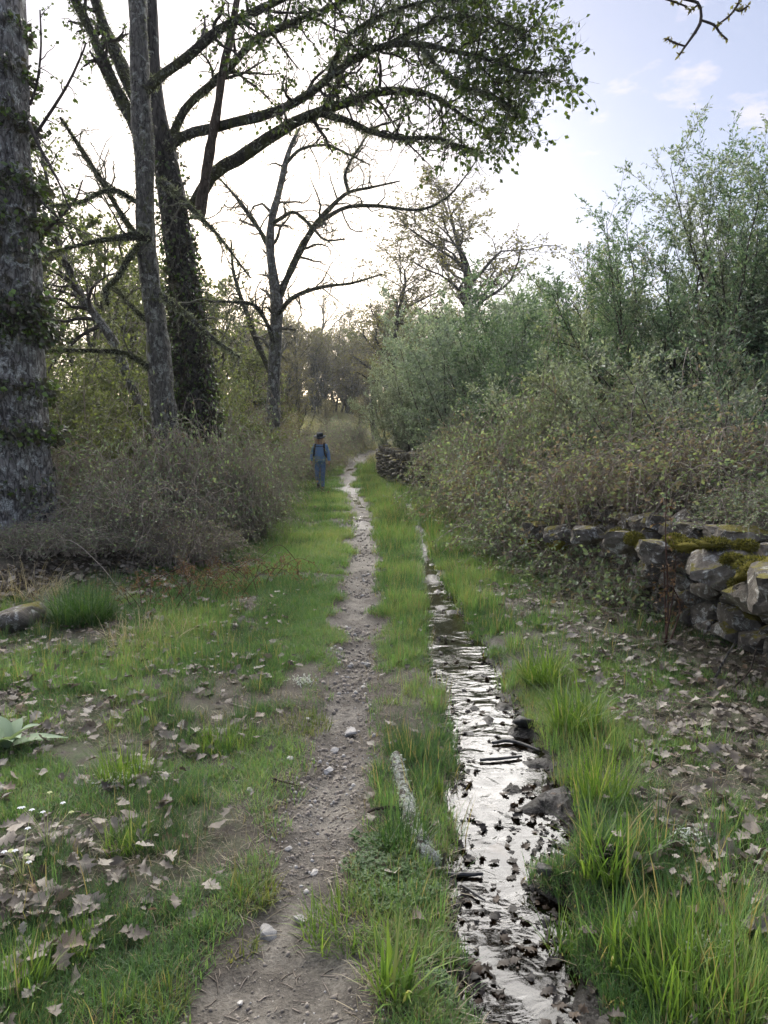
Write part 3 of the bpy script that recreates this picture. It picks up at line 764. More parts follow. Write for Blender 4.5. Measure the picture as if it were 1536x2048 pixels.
# ---------------------------------------------------------------- A: big old poplar at the left edge
def poplar_left():
    g = np.random.default_rng(101)
    d = 9.4
    rows = [(28, 1190, d, 255), (18, 1120, d, 215), (10, 1040, d, 188), (3, 900, d, 174), (-2, 700, d, 156), (-6, 500, d, 146), (-10, 350, d, 136), (-12, 150, d, 120), (-17, 0, d, 112), (-24, -300, d + .2, 104), (-30, -700, d + .5, 80), (-30, -1150, d + .7, 30)]
    pts, rad = limb(rows, 90)
    b = pts[0].copy(); b[2] = gz1(b[0], b[1]) - .05
    root = thing('poplar_tree', 'thick old pale-barked trunk ringed with ivy collars at the left edge', 'tree', b)
    V, Fq = tubes(pts, rad, 40, 0.10, 1.4)
    # buttress ribs towards the foot
    c = np.repeat(pts, 40, 0); h = np.clip((c[:, 2] - b[2]) / 1.6, 0, 1)
    o = V - c; a = np.arctan2(o[:, 1], o[:, 0])
    V = c + o * (1 + (1 - h) * 0.16 * np.sin(a * 5 + 1.0) + 0.03 * np.sin(a * 9 + c[:, 2] * 1.3))[:, None]
    part('trunk', V, Fq, M_BARK_POPLAR, root)
    zs = [(P(0, v, d)[2], k, th, bl) for v, k, th, bl in [(60, .35, .05, .05), (150, .5, .06, .06), (255, .9, .08, .07), (375, 1.5, .10, .09), (445, .9, .07, .12), (500, .6, .1, .08), (625, 2.6, .13, .10), (665, 1.6, .10, .11), (780, .9, .07, .08), (868, 1.7, .07, .11), (985, .5, .15, .06), (1080, .7, .12, .07)]]
    iv = ring_leaves(pts, rad, zs, 620, (.05, .10), g)
    part('ivy', iv[0], iv[1], M_LEAF_IVY, root, False, T(iv[2]))
    # woody ivy stems and short bristling twigs in the collars
    tw = []
    for z, k, th, bl in zs:
        m = int(60 * k); a = g.uniform(0, 6.28, m); zz = z + g.normal(0, th, m)
        cc = np.stack([np.interp(zz, pts[:, 2], pts[:, j]) for j in range(3)], 1); cc[:, 2] = zz
        r = np.interp(zz, pts[:, 2], rad); o = np.stack([np.cos(a), np.sin(a), 0 * a], 1)
        p0 = cc + o * r[:, None]; dd = norm(o + g.normal(0, .6, (m, 3)))
        L = g.uniform(.06, .2, (m, 1)); tw.append(np.stack([p0, p0 + dd * L * .5, p0 + norm(dd + g.normal(0, .4, (m, 3))) * L], 1))
    tw = np.concatenate(tw); V, Fq = tubes(tw, np.tile([.006, .004, .002], (len(tw), 1)), 3)
    part('ivy_stem', V, Fq, M_TWIG_DARK, root)
    # thin leafy shoots on the right of the trunk
    sh = [limb([(60, 210, d - .3, 6), (75, 160, d - .4, 5), (82, 90, d - .4, 4), (80, 20, d - .4, 3)], 10),
          limb([(58, 245, d - .3, 8), (72, 280, d - .4, 7), (98, 330, d - .5, 6), (120, 370, d - .6, 4), (140, 420, d - .7, 3)], 10),
          limb([(70, 270, d - .3, 7), (110, 210, d - .5, 6), (140, 160, d - .6, 5), (165, 105, d - .7, 4), (172, 85, d - .7, 3)], 10),
          limb([(80, 400, d - .3, 7), (100, 420, d - .4, 6), (130, 450, d - .5, 4), (150, 490, d - .6, 3)], 10),
          limb([(90, 460, d - .3, 7), (115, 440, d - .4, 6), (150, 400, d - .5, 4), (165, 360, d - .6, 3)], 10)]
    Ps, Rs = stack(sh)
    P2, R2 = grow(Ps, Rs, 9, (.15, .45), 5, .1, 1, (30, 80), .1, .25, -.05, .6, .3, .0015, .3, g)
    V1 = join(tubes(Ps, Rs, 5), tubes(P2, R2, 3))
    part('shoot', V1[0], V1[1], M_TWIG_DARK, root)
    p, t = sample_on(P2, 5, .3, 1, g); lv = leaf_quads(p, t, (.035, .065), .75, .8, .5, .12, 0, g, .4)
    part('crown', lv[0], lv[1], M_LEAF_POPLAR, root, False, T(lv[2]))
poplar_left()

# ---------------------------------------------------------------- B and C: slender lichened tree, ivy-dark poplar behind it
def leafy(root, Ps, Rs, g, k2=7, l2=(.5, 1.3), k3=6, l3=(.25, .6), nl=6, size=(.05, .09), leafmat=None, barkm=None, twigm=None, t0=.2, dens_t=None, up=.1, grav=-.03, width=.8, name='crown', petiole=.35, droop=.6):
    P2, R2 = grow(Ps, Rs, k2, l2, 7, t0, 1, (30, 75), up, .22, grav, .5, .3, .006, .35, g)
    P3, R3 = grow(P2, R2, k3, l3, 5, .2, 1, (25, 70), up * .5, .28, grav, .5, .35, .0028, .3, g)
    a = tubes(P2, R2, 5); b = tubes(P3, R3, 3)
    ab = join(a, b)
    part('branch', ab[0], ab[1], twigm, root)
    if nl:
        p, t = sample_on(P3, nl, .25, 1, g)
        lv = leaf_quads(p, t, size, width, .8, droop, .12, 0, g, petiole)
        part(name, lv[0], lv[1], leafmat, root, False, T(lv[2]))
    return P2, R2, P3, R3

def trees_bc():
    g = np.random.default_rng(202)
    # --- slender front tree
    dB = 11.5
    bp, br = limb([(352, 1040, dB, 66), (345, 990, dB, 56), (333, 880, dB, 50), (322, 760, dB, 46), (312, 650, dB, 42), (300, 560, dB, 38), (291, 470, dB, 36), (290, 380, dB, 36), (287, 290, dB, 40), (282, 200, dB, 38), (278, 100, dB, 34), (276, 0, dB, 33), (270, -150, dB, 28), (262, -400, dB, 16), (258, -600, dB, 5)], 90)
    base = bp[0].copy(); base[2] = gz1(base[0], base[1]) - .05
    root = thing('oak_tree', 'slender upright trunk crusted with grey lichen in front of the ivy-dark trunk', 'tree', base)
    V, Fq = tubes(bp, br, 22, 0.16, 4.0); part('trunk', V, Fq, M_BARK_OAK, root)
    lf = fuzz(bp[None], br[None], 2600, (.02, .055), .4, .3, 1.2, g); part('lichen', lf[0], lf[1], M_LICHEN, root, False, T(lf[2]))
    L = [limb([(284, 190, dB, 24), (320, 155, dB - .2, 22), (370, 118, dB - .4, 22), (425, 70, dB - .7, 20), (475, 40, dB - 1.0, 19), (550, 5, dB - 1.4, 17), (640, -40, dB - 2, 12), (740, -100, dB - 2.6, 5)], 18),
         limb([(275, 475, dB, 14), (240, 425, dB, 13), (205, 365, dB - .1, 12), (170, 310, dB - .2, 10), (120, 235, dB - .3, 7)], 18),
         limb([(272, 405, dB, 12), (235, 382, dB - .2, 11), (200, 385, dB - .4, 11), (160, 405, dB - .6, 9), (100, 412, dB - .8, 5)], 18),
         limb([(300, 478, dB - .1, 22), (265, 472, dB - .3, 20), (220, 478, dB - .5, 12), (170, 487, dB - .8, 10), (120, 500, dB - 1, 7), (92, 506, dB - 1.1, 4)], 18),
         limb([(278, 488, dB - .1, 12), (255, 520, dB - .2, 13), (235, 555, dB - .3, 13), (212, 578, dB - .35, 13), (215, 610, dB - .4, 8)], 18),
         limb([(292, 640, dB, 12), (260, 610, dB + .1, 9), (235, 580, dB + .2, 7), (220, 570, dB + .2, 4)], 18),
         limb([(300, 740, dB - .05, 16), (280, 722, dB - .2, 13), (245, 705, dB - .4, 12), (200, 702, dB - .6, 11), (140, 700, dB - .9, 10), (95, 702, dB - 1.1, 8)], 18),
         limb([(315, 360, dB - .2, 18), (345, 378, dB - .4, 17), (375, 410, dB - .7, 12), (405, 440, dB - .9, 10), (440, 475, dB - 1.1, 8), (500, 555, dB - 1.5, 5)], 18),
         limb([(322, 590, dB - .2, 16), (350, 610, dB - .5, 15), (385, 640, dB - .7, 13), (430, 680, dB - 1, 11), (480, 715, dB - 1.3, 6)], 18)]
    Ps, Rs = stack(L)
    L = [(a_, b_ * .8) for a_, b_ in L]; Ps, Rs = stack(L)
    for a_, b_ in L:
        V, Fq = tubes(a_, b_, 9, .3, 7); part('limb', V, Fq, M_BARK_LIMB, root)
    P2, R2 = grow(Ps[[1, 2, 3, 5, 6, 7, 8]], Rs[[1, 2, 3, 5, 6, 7, 8]], 10, (.35, 1.1), 7, .2, 1, (35, 80), .2, .3, 0, .4, .3, .005, .3, g)
    P3, R3 = grow(P2, R2, 7, (.12, .45), 5, .2, 1, (30, 75), .2, .3, 0, .5, .3, .002, .3, g)
    ab = join(tubes(P2, R2, 4), tubes(P3, R3, 3)); part('branch', ab[0], ab[1], M_TWIG_LICHEN, root)
    lf = join(fuzz(Ps, Rs * 1.1, 750, (.025, .085), .3, .6, 1.1, g), fuzz(P2, R2, 14, (.02, .06), .35, .3, 1.2, g))
    part('beard_lichen', lf[0], lf[1], M_LICHEN, root, False, T(lf[2]))
    # top limb carries leaves above the frame edge
    leafy(root, Ps[[0]], Rs[[0]], g, 14, (.6, 1.3), 8, (.25, .6), 7, (.05, .085), M_LEAF_POPLAR, None, M_TWIG_DARK, .35)

    # --- poplar behind, dark with ivy, the great limbs to the right
    dC = 12.6
    cp, cr = limb([(422, 1010, dC, 110), (412, 950, dC, 90), (400, 860, dC, 76), (388, 760, dC, 68), (376, 650, dC, 60), (366, 560, dC, 57), (356, 480, dC, 57), (343, 390, dC, 52), (327, 300, dC, 45), (314, 220, dC, 34), (306, 130, dC, 26), (303, 40, dC, 24), (302, -80, dC, 20), (306, -350, dC, 10)], 90)
    base = cp[0].copy(); base[2] = gz1(base[0], base[1]) - .05
    root = thing('poplar_tree', 'dark ivy-clad poplar whose leafy limbs reach over the path', 'tree', base)
    V, Fq = tubes(cp, cr, 26, .14, 3.0); part('trunk', V, Fq, M_BARK_DARK, root)
    zs = [(P(0, v, dC)[2], k * .8, .16, .045) for v, k in [(960, 1.3), (900, 1.2), (840, 1.3), (780, 1.4), (720, 1.5), (660, 1.4), (600, 1.3), (540, 1.0), (480, .7), (420, .5), (330, .35)]]
    iv = ring_leaves(cp, cr, zs, 620, (.045, .085), g); part('ivy', iv[0], iv[1], M_LEAF_IVY, root, False, T(iv[2]))
    st = []
    for k in range(14):
        a = g.uniform(0, 6.28); zz = np.linspace(cp[0, 2], P(0, g.uniform(420, 700), dC)[2], 26)
        cc = np.stack([np.interp(zz, cp[:, 2], cp[:, j]) for j in range(3)], 1); cc[:, 2] = zz
        aa = a + np.cumsum(g.normal(0, .12, 26)); r = np.interp(zz, cp[:, 2], cr) * 1.03
        st.append(cc + np.stack([np.cos(aa) * r, np.sin(aa) * r, 0 * r], 1))
    V, Fq = tubes(np.stack(st), np.tile(np.linspace(.018, .008, 26), (14, 1)), 5); part('ivy_stem', V, Fq, M_BARK_DEAD, root)
    X = [
         # fork to the upper left
         limb([(300, 300, dC, 30), (268, 250, dC, 30), (232, 180, dC, 27), (205, 120, dC - .1, 25), (175, 50, dC - .2, 23), (150, 0, dC - .3, 22), (110, -90, dC - .5, 15), (70, -200, dC - .7, 8)], 18),
         limb([(300, 230, dC, 30), (262, 180, dC, 30), (238, 120, dC + .1, 27), (212, 65, dC + .2, 26), (190, 0, dC + .3, 24), (165, -90, dC + .4, 18), (140, -220, dC + .5, 8)], 18),
         # R2 mossy
         limb([(335, 300, dC - .1, 26), (362, 275, dC - .5, 24), (430, 255, dC - 1.0, 22), (530, 230, dC - 1.6, 21), (600, 200, dC - 2.1, 20), (655, 158, dC - 2.6, 18), (710, 118, dC - 3.0, 16), (768, 92, dC - 3.4, 15), (843, 88, dC - 3.8, 13), (918, 105, dC - 4.1, 11), (983, 120, dC - 4.3, 9), (1048, 145, dC - 4.5, 7), (1120, 140, dC - 4.6, 4)], 26),
         # R3 thick
         limb([(385, 420, dC - .1, 32), (425, 350, dC - .4, 30), (480, 315, dC - .7, 29), (540, 275, dC - 1.0, 27), (600, 240, dC - 1.3, 25), (665, 215, dC - 1.6, 23), (725, 195, dC - 1.9, 21), (768, 182, dC - 2.2, 18), (843, 186, dC - 2.6, 14), (890, 205, dC - 2.9, 11), (930, 235, dC - 3.1, 8), (985, 262, dC - 3.3, 5), (1030, 268, dC - 3.4, 3)], 26),
         # R4 lower branch off R3
         limb([(640, 228, dC - 1.5, 16), (690, 240, dC - 1.9, 15), (740, 262, dC - 2.2, 13), (800, 276, dC - 2.6, 12), (868, 276, dC - 3.0, 9), (915, 290, dC - 3.3, 7), (965, 305, dC - 3.5, 4)], 26),
         # R6 rising
         limb([(345, 270, dC, 20), (370, 220, dC - .3, 19), (410, 180, dC - .6, 18), (455, 140, dC - .9, 17), (510, 80, dC - 1.3, 17), (575, 50, dC - 1.8, 16), (640, 25, dC - 2.2, 14), (720, -15, dC - 2.8, 10), (830, -60, dC - 3.4, 5)], 26),
         limb([(655, 158, dC - 2.6, 12), (680, 100, dC - 2.9, 11), (720, 55, dC - 3.2, 10), (790, 20, dC - 3.5, 8), (880, 0, dC - 3.8, 6), (980, 10, dC - 4.1, 3)], 26),
         limb([(768, 92, dC - 3.4, 9), (840, 55, dC - 3.7, 8), (920, 30, dC - 4.0, 6), (1000, 45, dC - 4.2, 5), (1060, 75, dC - 4.4, 3)], 26),
         limb([(843, 88, dC - 3.8, 8), (880, 140, dC - 4.0, 7), (925, 170, dC - 4.1, 6), (985, 190, dC - 4.2, 5), (1040, 225, dC - 4.3, 3)], 26)]
    X = [(a_, b_ * .80) for a_, b_ in X]
    for a_, b_ in X:
        V, Fq = tubes(a_, b_, 10, .3, 7); part('limb', V, Fq, M_BARK_LIMB, root)
    dead = limb([(398, 440, dC - .9, 20), (408, 370, dC - 1.0, 21), (418, 310, dC - 1.1, 18), (432, 235, dC - 1.2, 16), (445, 145, dC - 1.3, 16), (462, 70, dC - 1.3, 16), (475, -10, dC - 1.4, 12), (480, -80, dC - 1.4, 6)], 30)
    V, Fq = tubes(dead[0], dead[1], 8, .25, 7); part('dead_limb', V, Fq, M_BARK_DEAD, root)
    Pf, Rf = stack([resample(a, b, 20) for a, b in X])
    lf = fuzz(Pf, Rf * 1.10, 950, (.025, .10), .28, .8, 1.0, g)
    part('beard_lichen', lf[0], lf[1], M_LICHEN, root, False, T(lf[2]))
    R_ = Pf[[2, 3, 5, 6, 7, 8]]; Rr = Rf[[2, 3, 5, 6, 7, 8]]
    a2, b2, a3, b3 = leafy(root, R_, Rr, g, 24, (.45, 1.35), 11, (.2, .6), 4, (.042, .075), M_LEAF_POPLAR, None, M_TWIG_DARK, .28, up=.16, grav=-.02)
    leafy(root, Pf[[4, 0, 1]], Rf[[4, 0, 1]], g, 14, (.3, .8), 6, (.15, .4), 3, (.045, .075), M_LEAF_POPLAR, None, M_TWIG_DARK, .3, up=.0, grav=-.05)
    lf = fuzz(a2, b2, 26, (.025, .10), .25, .9, .9, g); part('beard_lichen', lf[0], lf[1], M_LICHEN, root, False, T(lf[2]))
    # lower hanging fringe of fine twigs under the spreading limbs
    Ph, Rh = grow(Pf[[3, 4, 2]], Rf[[3, 4, 2]], 26, (.4, 1.0), 7, .45, 1, (60, 100), -.5, .25, .05, .3, .3, .004, .2, g)
    Ph2, Rh2 = grow(Ph, Rh, 5, (.15, .4), 5, .2, 1, (30, 70), .2, .3, 0, .5, .3, .002, .2, g)
    ab = join(tubes(Ph, Rh, 4), tubes(Ph2, Rh2, 3)); part('branch', ab[0], ab[1], M_TWIG_DARK, root)
trees_bc()

# ---------------------------------------------------------------- leaning thin trunk between them
def leaning_tree():
    g = np.random.default_rng(303); d = 14.5
    pts, rad = limb([(330, 930, d, 22), (285, 830, d, 20), (250, 740, d, 19), (225, 680, d, 19), (190, 630, d, 17), (160, 590, d, 16), (128, 520, d, 13), (112, 480, d, 11), (104, 420, d, 8), (92, 350, d, 6), (75, 290, d, 3)], 50)
    base = pts[0].copy(); base[2] = gz1(base[0], base[1]) - .3
    pts[0, 2] = base[2]
    root = thing('leaning_oak', 'thin mossy trunk leaning left between the big trunk and the slender one', 'tree', base)
    V, Fq = tubes(pts, rad, 12, .2, 5); part('trunk', V, Fq, M_BARK_OAK, root)
    lf = fuzz(pts[None], rad[None], 700, (.02, .06), .35, .3, 1.1, g); part('lichen', lf[0], lf[1], M_LICHEN, root, False, T(lf[2]))
    leafy(root, pts[None], rad[None], g, 34, (.6, 1.7), 8, (.25, .6), 5, (.05, .085), M_LEAF_SPRING, None, M_TWIG_DARK, .35, up=.15)
leaning_tree()

# ---------------------------------------------------------------- mid-distance bare oak left of the path
def mid_oak():
    g = np.random.default_rng(404); d = 20.0
    tp, tr = limb([(540, 1010, d, 40), (542, 900, d, 32), (546, 800, d, 27), (549, 720, d, 25), (553, 650, d, 25), (553, 605, d, 27), (548, 560, d, 20), (541, 505, d, 17), (542, 450, d, 15), (556, 390, d, 13), (570, 330, d, 11), (583, 290, d, 8), (600, 255, d, 4)], 60)
    base = tp[0].copy(); base[2] = gz1(base[0], base[1]) - .05
    root = thing('oak_tree', 'bare forked lichened oak standing left of the path behind the walker', 'tree', base)
    V, Fq = tubes(tp, tr, 14, .18, 4); part('trunk', V, Fq, M_BARK_OAK, root)
    X = [limb([(553, 605, d, 20), (572, 560, d, 19), (597, 508, d - .2, 18), (627, 455, d - .4, 17), (662, 414, d - .6, 13), (697, 385, d - .9, 10), (742, 375, d - 1.2, 7), (800, 362, d - 1.6, 4)], 20),
         limb([(541, 500, d, 13), (520, 462, d + .2, 12), (500, 432, d + .4, 11), (470, 392, d + .6, 9), (440, 358, d + .8, 5)], 20),
         limb([(556, 630, d - .1, 13), (580, 600, d - .4, 12), (612, 583, d - .7, 11), (650, 573, d - 1.0, 9), (705, 566, d - 1.4, 7), (765, 548, d - 1.8, 4)], 20),
         limb([(627, 455, d - .4, 12), (665, 428, d - .7, 11), (705, 412, d - 1, 10), (768, 413, d - 1.4, 9), (838, 420, d - 1.9, 8), (890, 398, d - 2.2, 6), (925, 360, d - 2.5, 4), (955, 318, d - 2.7, 3)], 20),
         limb([(542, 450, d, 11), (565, 435, d - .3, 10), (590, 425, d - .6, 9), (625, 455, d - .9, 8), (650, 480, d - 1.1, 6), (690, 478, d - 1.3, 4)], 20),
         limb([(570, 330, d, 9), (600, 300, d - .4, 8), (650, 290, d - .8, 7), (700, 310, d - 1.3, 5), (740, 330, d - 1.6, 3)], 20),
         limb([(697, 385, d - .9, 9), (690, 350, d - 1.0, 8), (705, 315, d - 1.1, 7), (722, 290, d - 1.2, 5), (745, 250, d - 1.3, 3)], 20),
         limb([(552, 700, d - .1, 12), (535, 650, d - .2, 11), (510, 612, d - .4, 10), (470, 604, d - .7, 9), (410, 603, d - 1.1, 6)], 20),
         limb([(549, 760, d + .3, 16), (520, 700, d + .5, 15), (498, 640, d + .7, 14), (480, 590, d + .9, 12), (466, 540, d + 1.1, 9), (462, 480, d + 1.3, 5)], 20)]
    X = [(a_, b_ * .72) for a_, b_ in X]; Ps, Rs = stack(X)
    for a_, b_ in X:
        V, Fq = tubes(a_, b_, 8, .3, 6); part('limb', V, Fq, M_BARK_LIMB, root)
    P2, R2 = grow(np.concatenate([Ps, resample(tp, tr, 20)[0][None]]), np.concatenate([Rs, resample(tp, tr, 20)[1][None]]), 17, (.5, 1.7), 7, .2, 1, (35, 80), .12, .32, 0, .45, .3, .008, .3, g)
    P3, R3 = grow(P2, R2, 7, (.2, .7), 5, .2, 1, (30, 75), .15, .35, 0, .5, .3, .0035, .3, g)
    P4, R4 = grow(P3, R3, 3, (.12, .4), 4, .2, 1, (30, 75), .15, .35, 0, .6, .4, .003, .3, g)
    ab = join(tubes(P2, R2, 4), tubes(P3, R3, 3), tubes(P4, R4, 3)); part('branch', ab[0], ab[1], M_TWIG_LICHEN, root)
    lf = join(fuzz(Ps, Rs, 330, (.02, .08), .32, .4, 1.1, g), fuzz(P2, R2, 14, (.02, .06), .35, .4, 1.1, g)); part('beard_lichen', lf[0], lf[1], M_LICHEN, root, False, T(lf[2]))
    p, t = sample_on(P3, 1, .6, 1, g); lv = leaf_quads(p, t, (.03, .06), .8, .8, 0, .1, 0, g); part('crown', lv[0], lv[1], M_LEAF_BUD, root, False, T(lv[2]))
mid_oak()

# ================================================================ shrubs and woods
def shrub_geo(g, H, spread, stems, k1, k2, nl, leaf, width=.42, up=.25, base_r=.35, l1=.42, l2=(.2, .5), droop=.1, s_r=.022, stem_n=10, t0=.18, lean=.35, dome=False, lt1=.55):
    """local geometry of a many-stemmed bush: stems, twigs, leaves"""
    a = g.uniform(0, 6.28, stems); r = base_r * np.sqrt(g.random(stems))
    p = np.stack([r * np.cos(a), r * np.sin(a), np.full(stems, -.1)], 1)
    d = norm(np.stack([np.cos(a), np.sin(a), 0 * a], 1) * (lean * g.uniform(.1, 1.6, stems))[:, None] + UP)
    L = H * g.uniform(.6, 1.08, stems)
    if dome: L = L * (1 - .35 * np.clip(np.arccos(np.clip(d[:, 2], -1, 1)) / .9, 0, 1))
    pts = [p]
    for k in range(stem_n - 1):
        d = norm(d + .07 * g.normal(size=d.shape) + .05 * UP + spread * .04 * np.stack([np.cos(a), np.sin(a), 0 * a], 1))
        pts.append(pts[-1] + d * (L / (stem_n - 1))[:, None])
    P0 = np.stack(pts, 1); R0 = s_r * g.uniform(.7, 1.3, stems)[:, None] * np.linspace(1, .15, stem_n)[None]
    P1, R1 = grow(P0, R0, k1, l1, 7, t0, 1, (22, 60), up, .16, 0, .55, .25, .004, lt1, g)
    P2, R2 = grow(P1, R1, k2, l2, 3, .15, 1, (25, 70), up * .6, .22, 0, .5, .3, .0022, .3, g)
    A = tubes(P0, R0, 6, .1, 3); B = tubes(P1, R1, 3); C = tubes(P2, R2, 3)
    q, t = sample_on(P2, nl, .1, 1, g)
    q2, t2 = sample_on(P1, max(1, nl // 2), .3, 1, g)
    lv = leaf_quads(np.concatenate([q, q2]), np.concatenate([t, t2]), leaf, width, .75, droop, .10, 0, g)
    return A, join(B, C), lv

def shrub(name, label, cat, x, y, geo, mats, group=None, zoff=0.0):
    b = np.array([x, y, gz1(x, y) + zoff])
    root = thing(name, label, cat, b, group)
    A, B, lv = geo
    part('stem', A[0], A[1], mats[0], root, True, None, np.zeros(3))
    part('twigs', B[0], B[1], mats[1], root, True, None, np.zeros(3))
    part('crown', lv[0], lv[1], mats[2], root, False, T(lv[2]), np.zeros(3))
    return root

def mound_geo(g, Lx, Ly, H, canes, nl, leaf, twist=0.0, k1=5):
    """bramble mound: arching canes rooted over an oval patch, with leaflets"""
    a = g.uniform(0, 6.28, canes); r = np.sqrt(g.random(canes)) * .85
    p = np.stack([Lx * r * np.cos(a), Ly * r * np.sin(a), np.full(canes, -.05)], 1)
    ad = g.uniform(0, 6.28, canes)
    o = np.stack([np.cos(ad), np.sin(ad), 0 * ad], 1)
    hh = H * np.sqrt(np.clip(1 - .75 * r ** 2, .15, 1)) * g.uniform(.45, 1.12, canes) * np.where(g.random(canes) < .10, 1.45, 1) * (1 + .5 * fbm(p[:, 0] * 2.1 + 10 * H, p[:, 1] * 2.1, 2))
    n = 12; s = np.linspace(0, 1, n)[None, :, None]
    reach = g.uniform(.35, 1.2, canes)[:, None, None] * (.5 + .5 * H)
    zz = 4 * s * (1 - s) * .8 + s * .35
    pts = p[:, None] + o[:, None] * s * reach + UP * zz * hh[:, None, None]
    pts = pts + np.cumsum(g.normal(0, .022, pts.shape), axis=1)
    R0 = np.tile(np.linspace(.0065, .002, n), (canes, 1)) * g.uniform(.7, 1.4, (canes, 1))
    P1, R1 = grow(pts, R0, k1, (.2, .75), 6, .15, 1, (35, 85), .2, .3, -.08, .7, .4, .0024, .2, g)
    A = tubes(pts, R0, 4); B = tubes(P1, R1, 3)
    q, t = sample_on(P1, nl, .1, 1, g); q2, t2 = sample_on(pts, nl * 2, .3, 1, g)
    lv = leaf_quads(np.concatenate([q, q2]), np.concatenate([t, t2]), leaf, .62, .9, .1, .10, .5, g)
    # shading of the thicket is left to the light: no tint with depth
    return A, B, lv

def mound(name, label, x, y, geo, leafm, canem, group, zoff=0.0):
    b = np.array([x, y, gz1(x, y) + zoff])
    root = thing(name, label, 'bramble', b, group)
    A, B, lv = geo
    part('cane', A[0], A[1], canem, root, True, None, np.zeros(3))
    part('shoots', B[0], B[1], canem, root, True, None, np.zeros(3))
    part('foliage', lv[0], lv[1], leafm, root, False, T(lv[2]), np.zeros(3))
    return root

PROTO = {}
def kin(root, key, geo, names, mats, scale, rz):
    """hang shared part meshes under a thing; the meshes of one kin are built once"""
    if key not in PROTO:
        A, B, lv = geo()
        PROTO[key] = [make_mesh(names[0], A[0], A[1], mats[0]), make_mesh(names[1], B[0], B[1], mats[1]), make_mesh(names[2], lv[0], lv[1], mats[2], False, T(lv[2]))]
    root.scale = scale; root.rotation_euler = (0, 0, rz)
    for nm, me, m in zip(names, PROTO[key], mats):
        o = link(nm, me, root)
        if nm in FINE: o['kind'] = 'stuff'
        o.material_slots[0].link = 'OBJECT'; o.material_slots[0].material = m
    return root

def shrub_kin(name, label, cat, x, y, key, geo, mats, group, h, href, rz):
    root = thing(name, label, cat, (x, y, gz1(x, y)), group)
    return kin(root, key, geo, ('stem', 'twigs', 'crown'), mats, ((h / href) ** .8,) * 2 + (h / href,), rz)

def mound_kin(name, label, x, y, key, geo, leafm, canem, group, s, rz, zoff=0.0):
    root = thing(name, label, 'bramble', (x, y, gz1(x, y) + zoff), group)
    return kin(root, key, geo, ('cane', 'shoots', 'foliage'), (canem, canem, leafm), s, rz)

def copy_tree(root, loc, rz=0.0, sc_=(1, 1, 1), label=None):
    c = root.copy(); COL.objects.link(c); c.location = Vector([float(a) for a in loc]); c.rotation_euler = (0, 0, rz); c.scale = sc_
    if label: c['label'] = label
    for ch in [o for o in root.children]:
        k = ch.copy(); COL.objects.link(k); k.parent = c
    return c

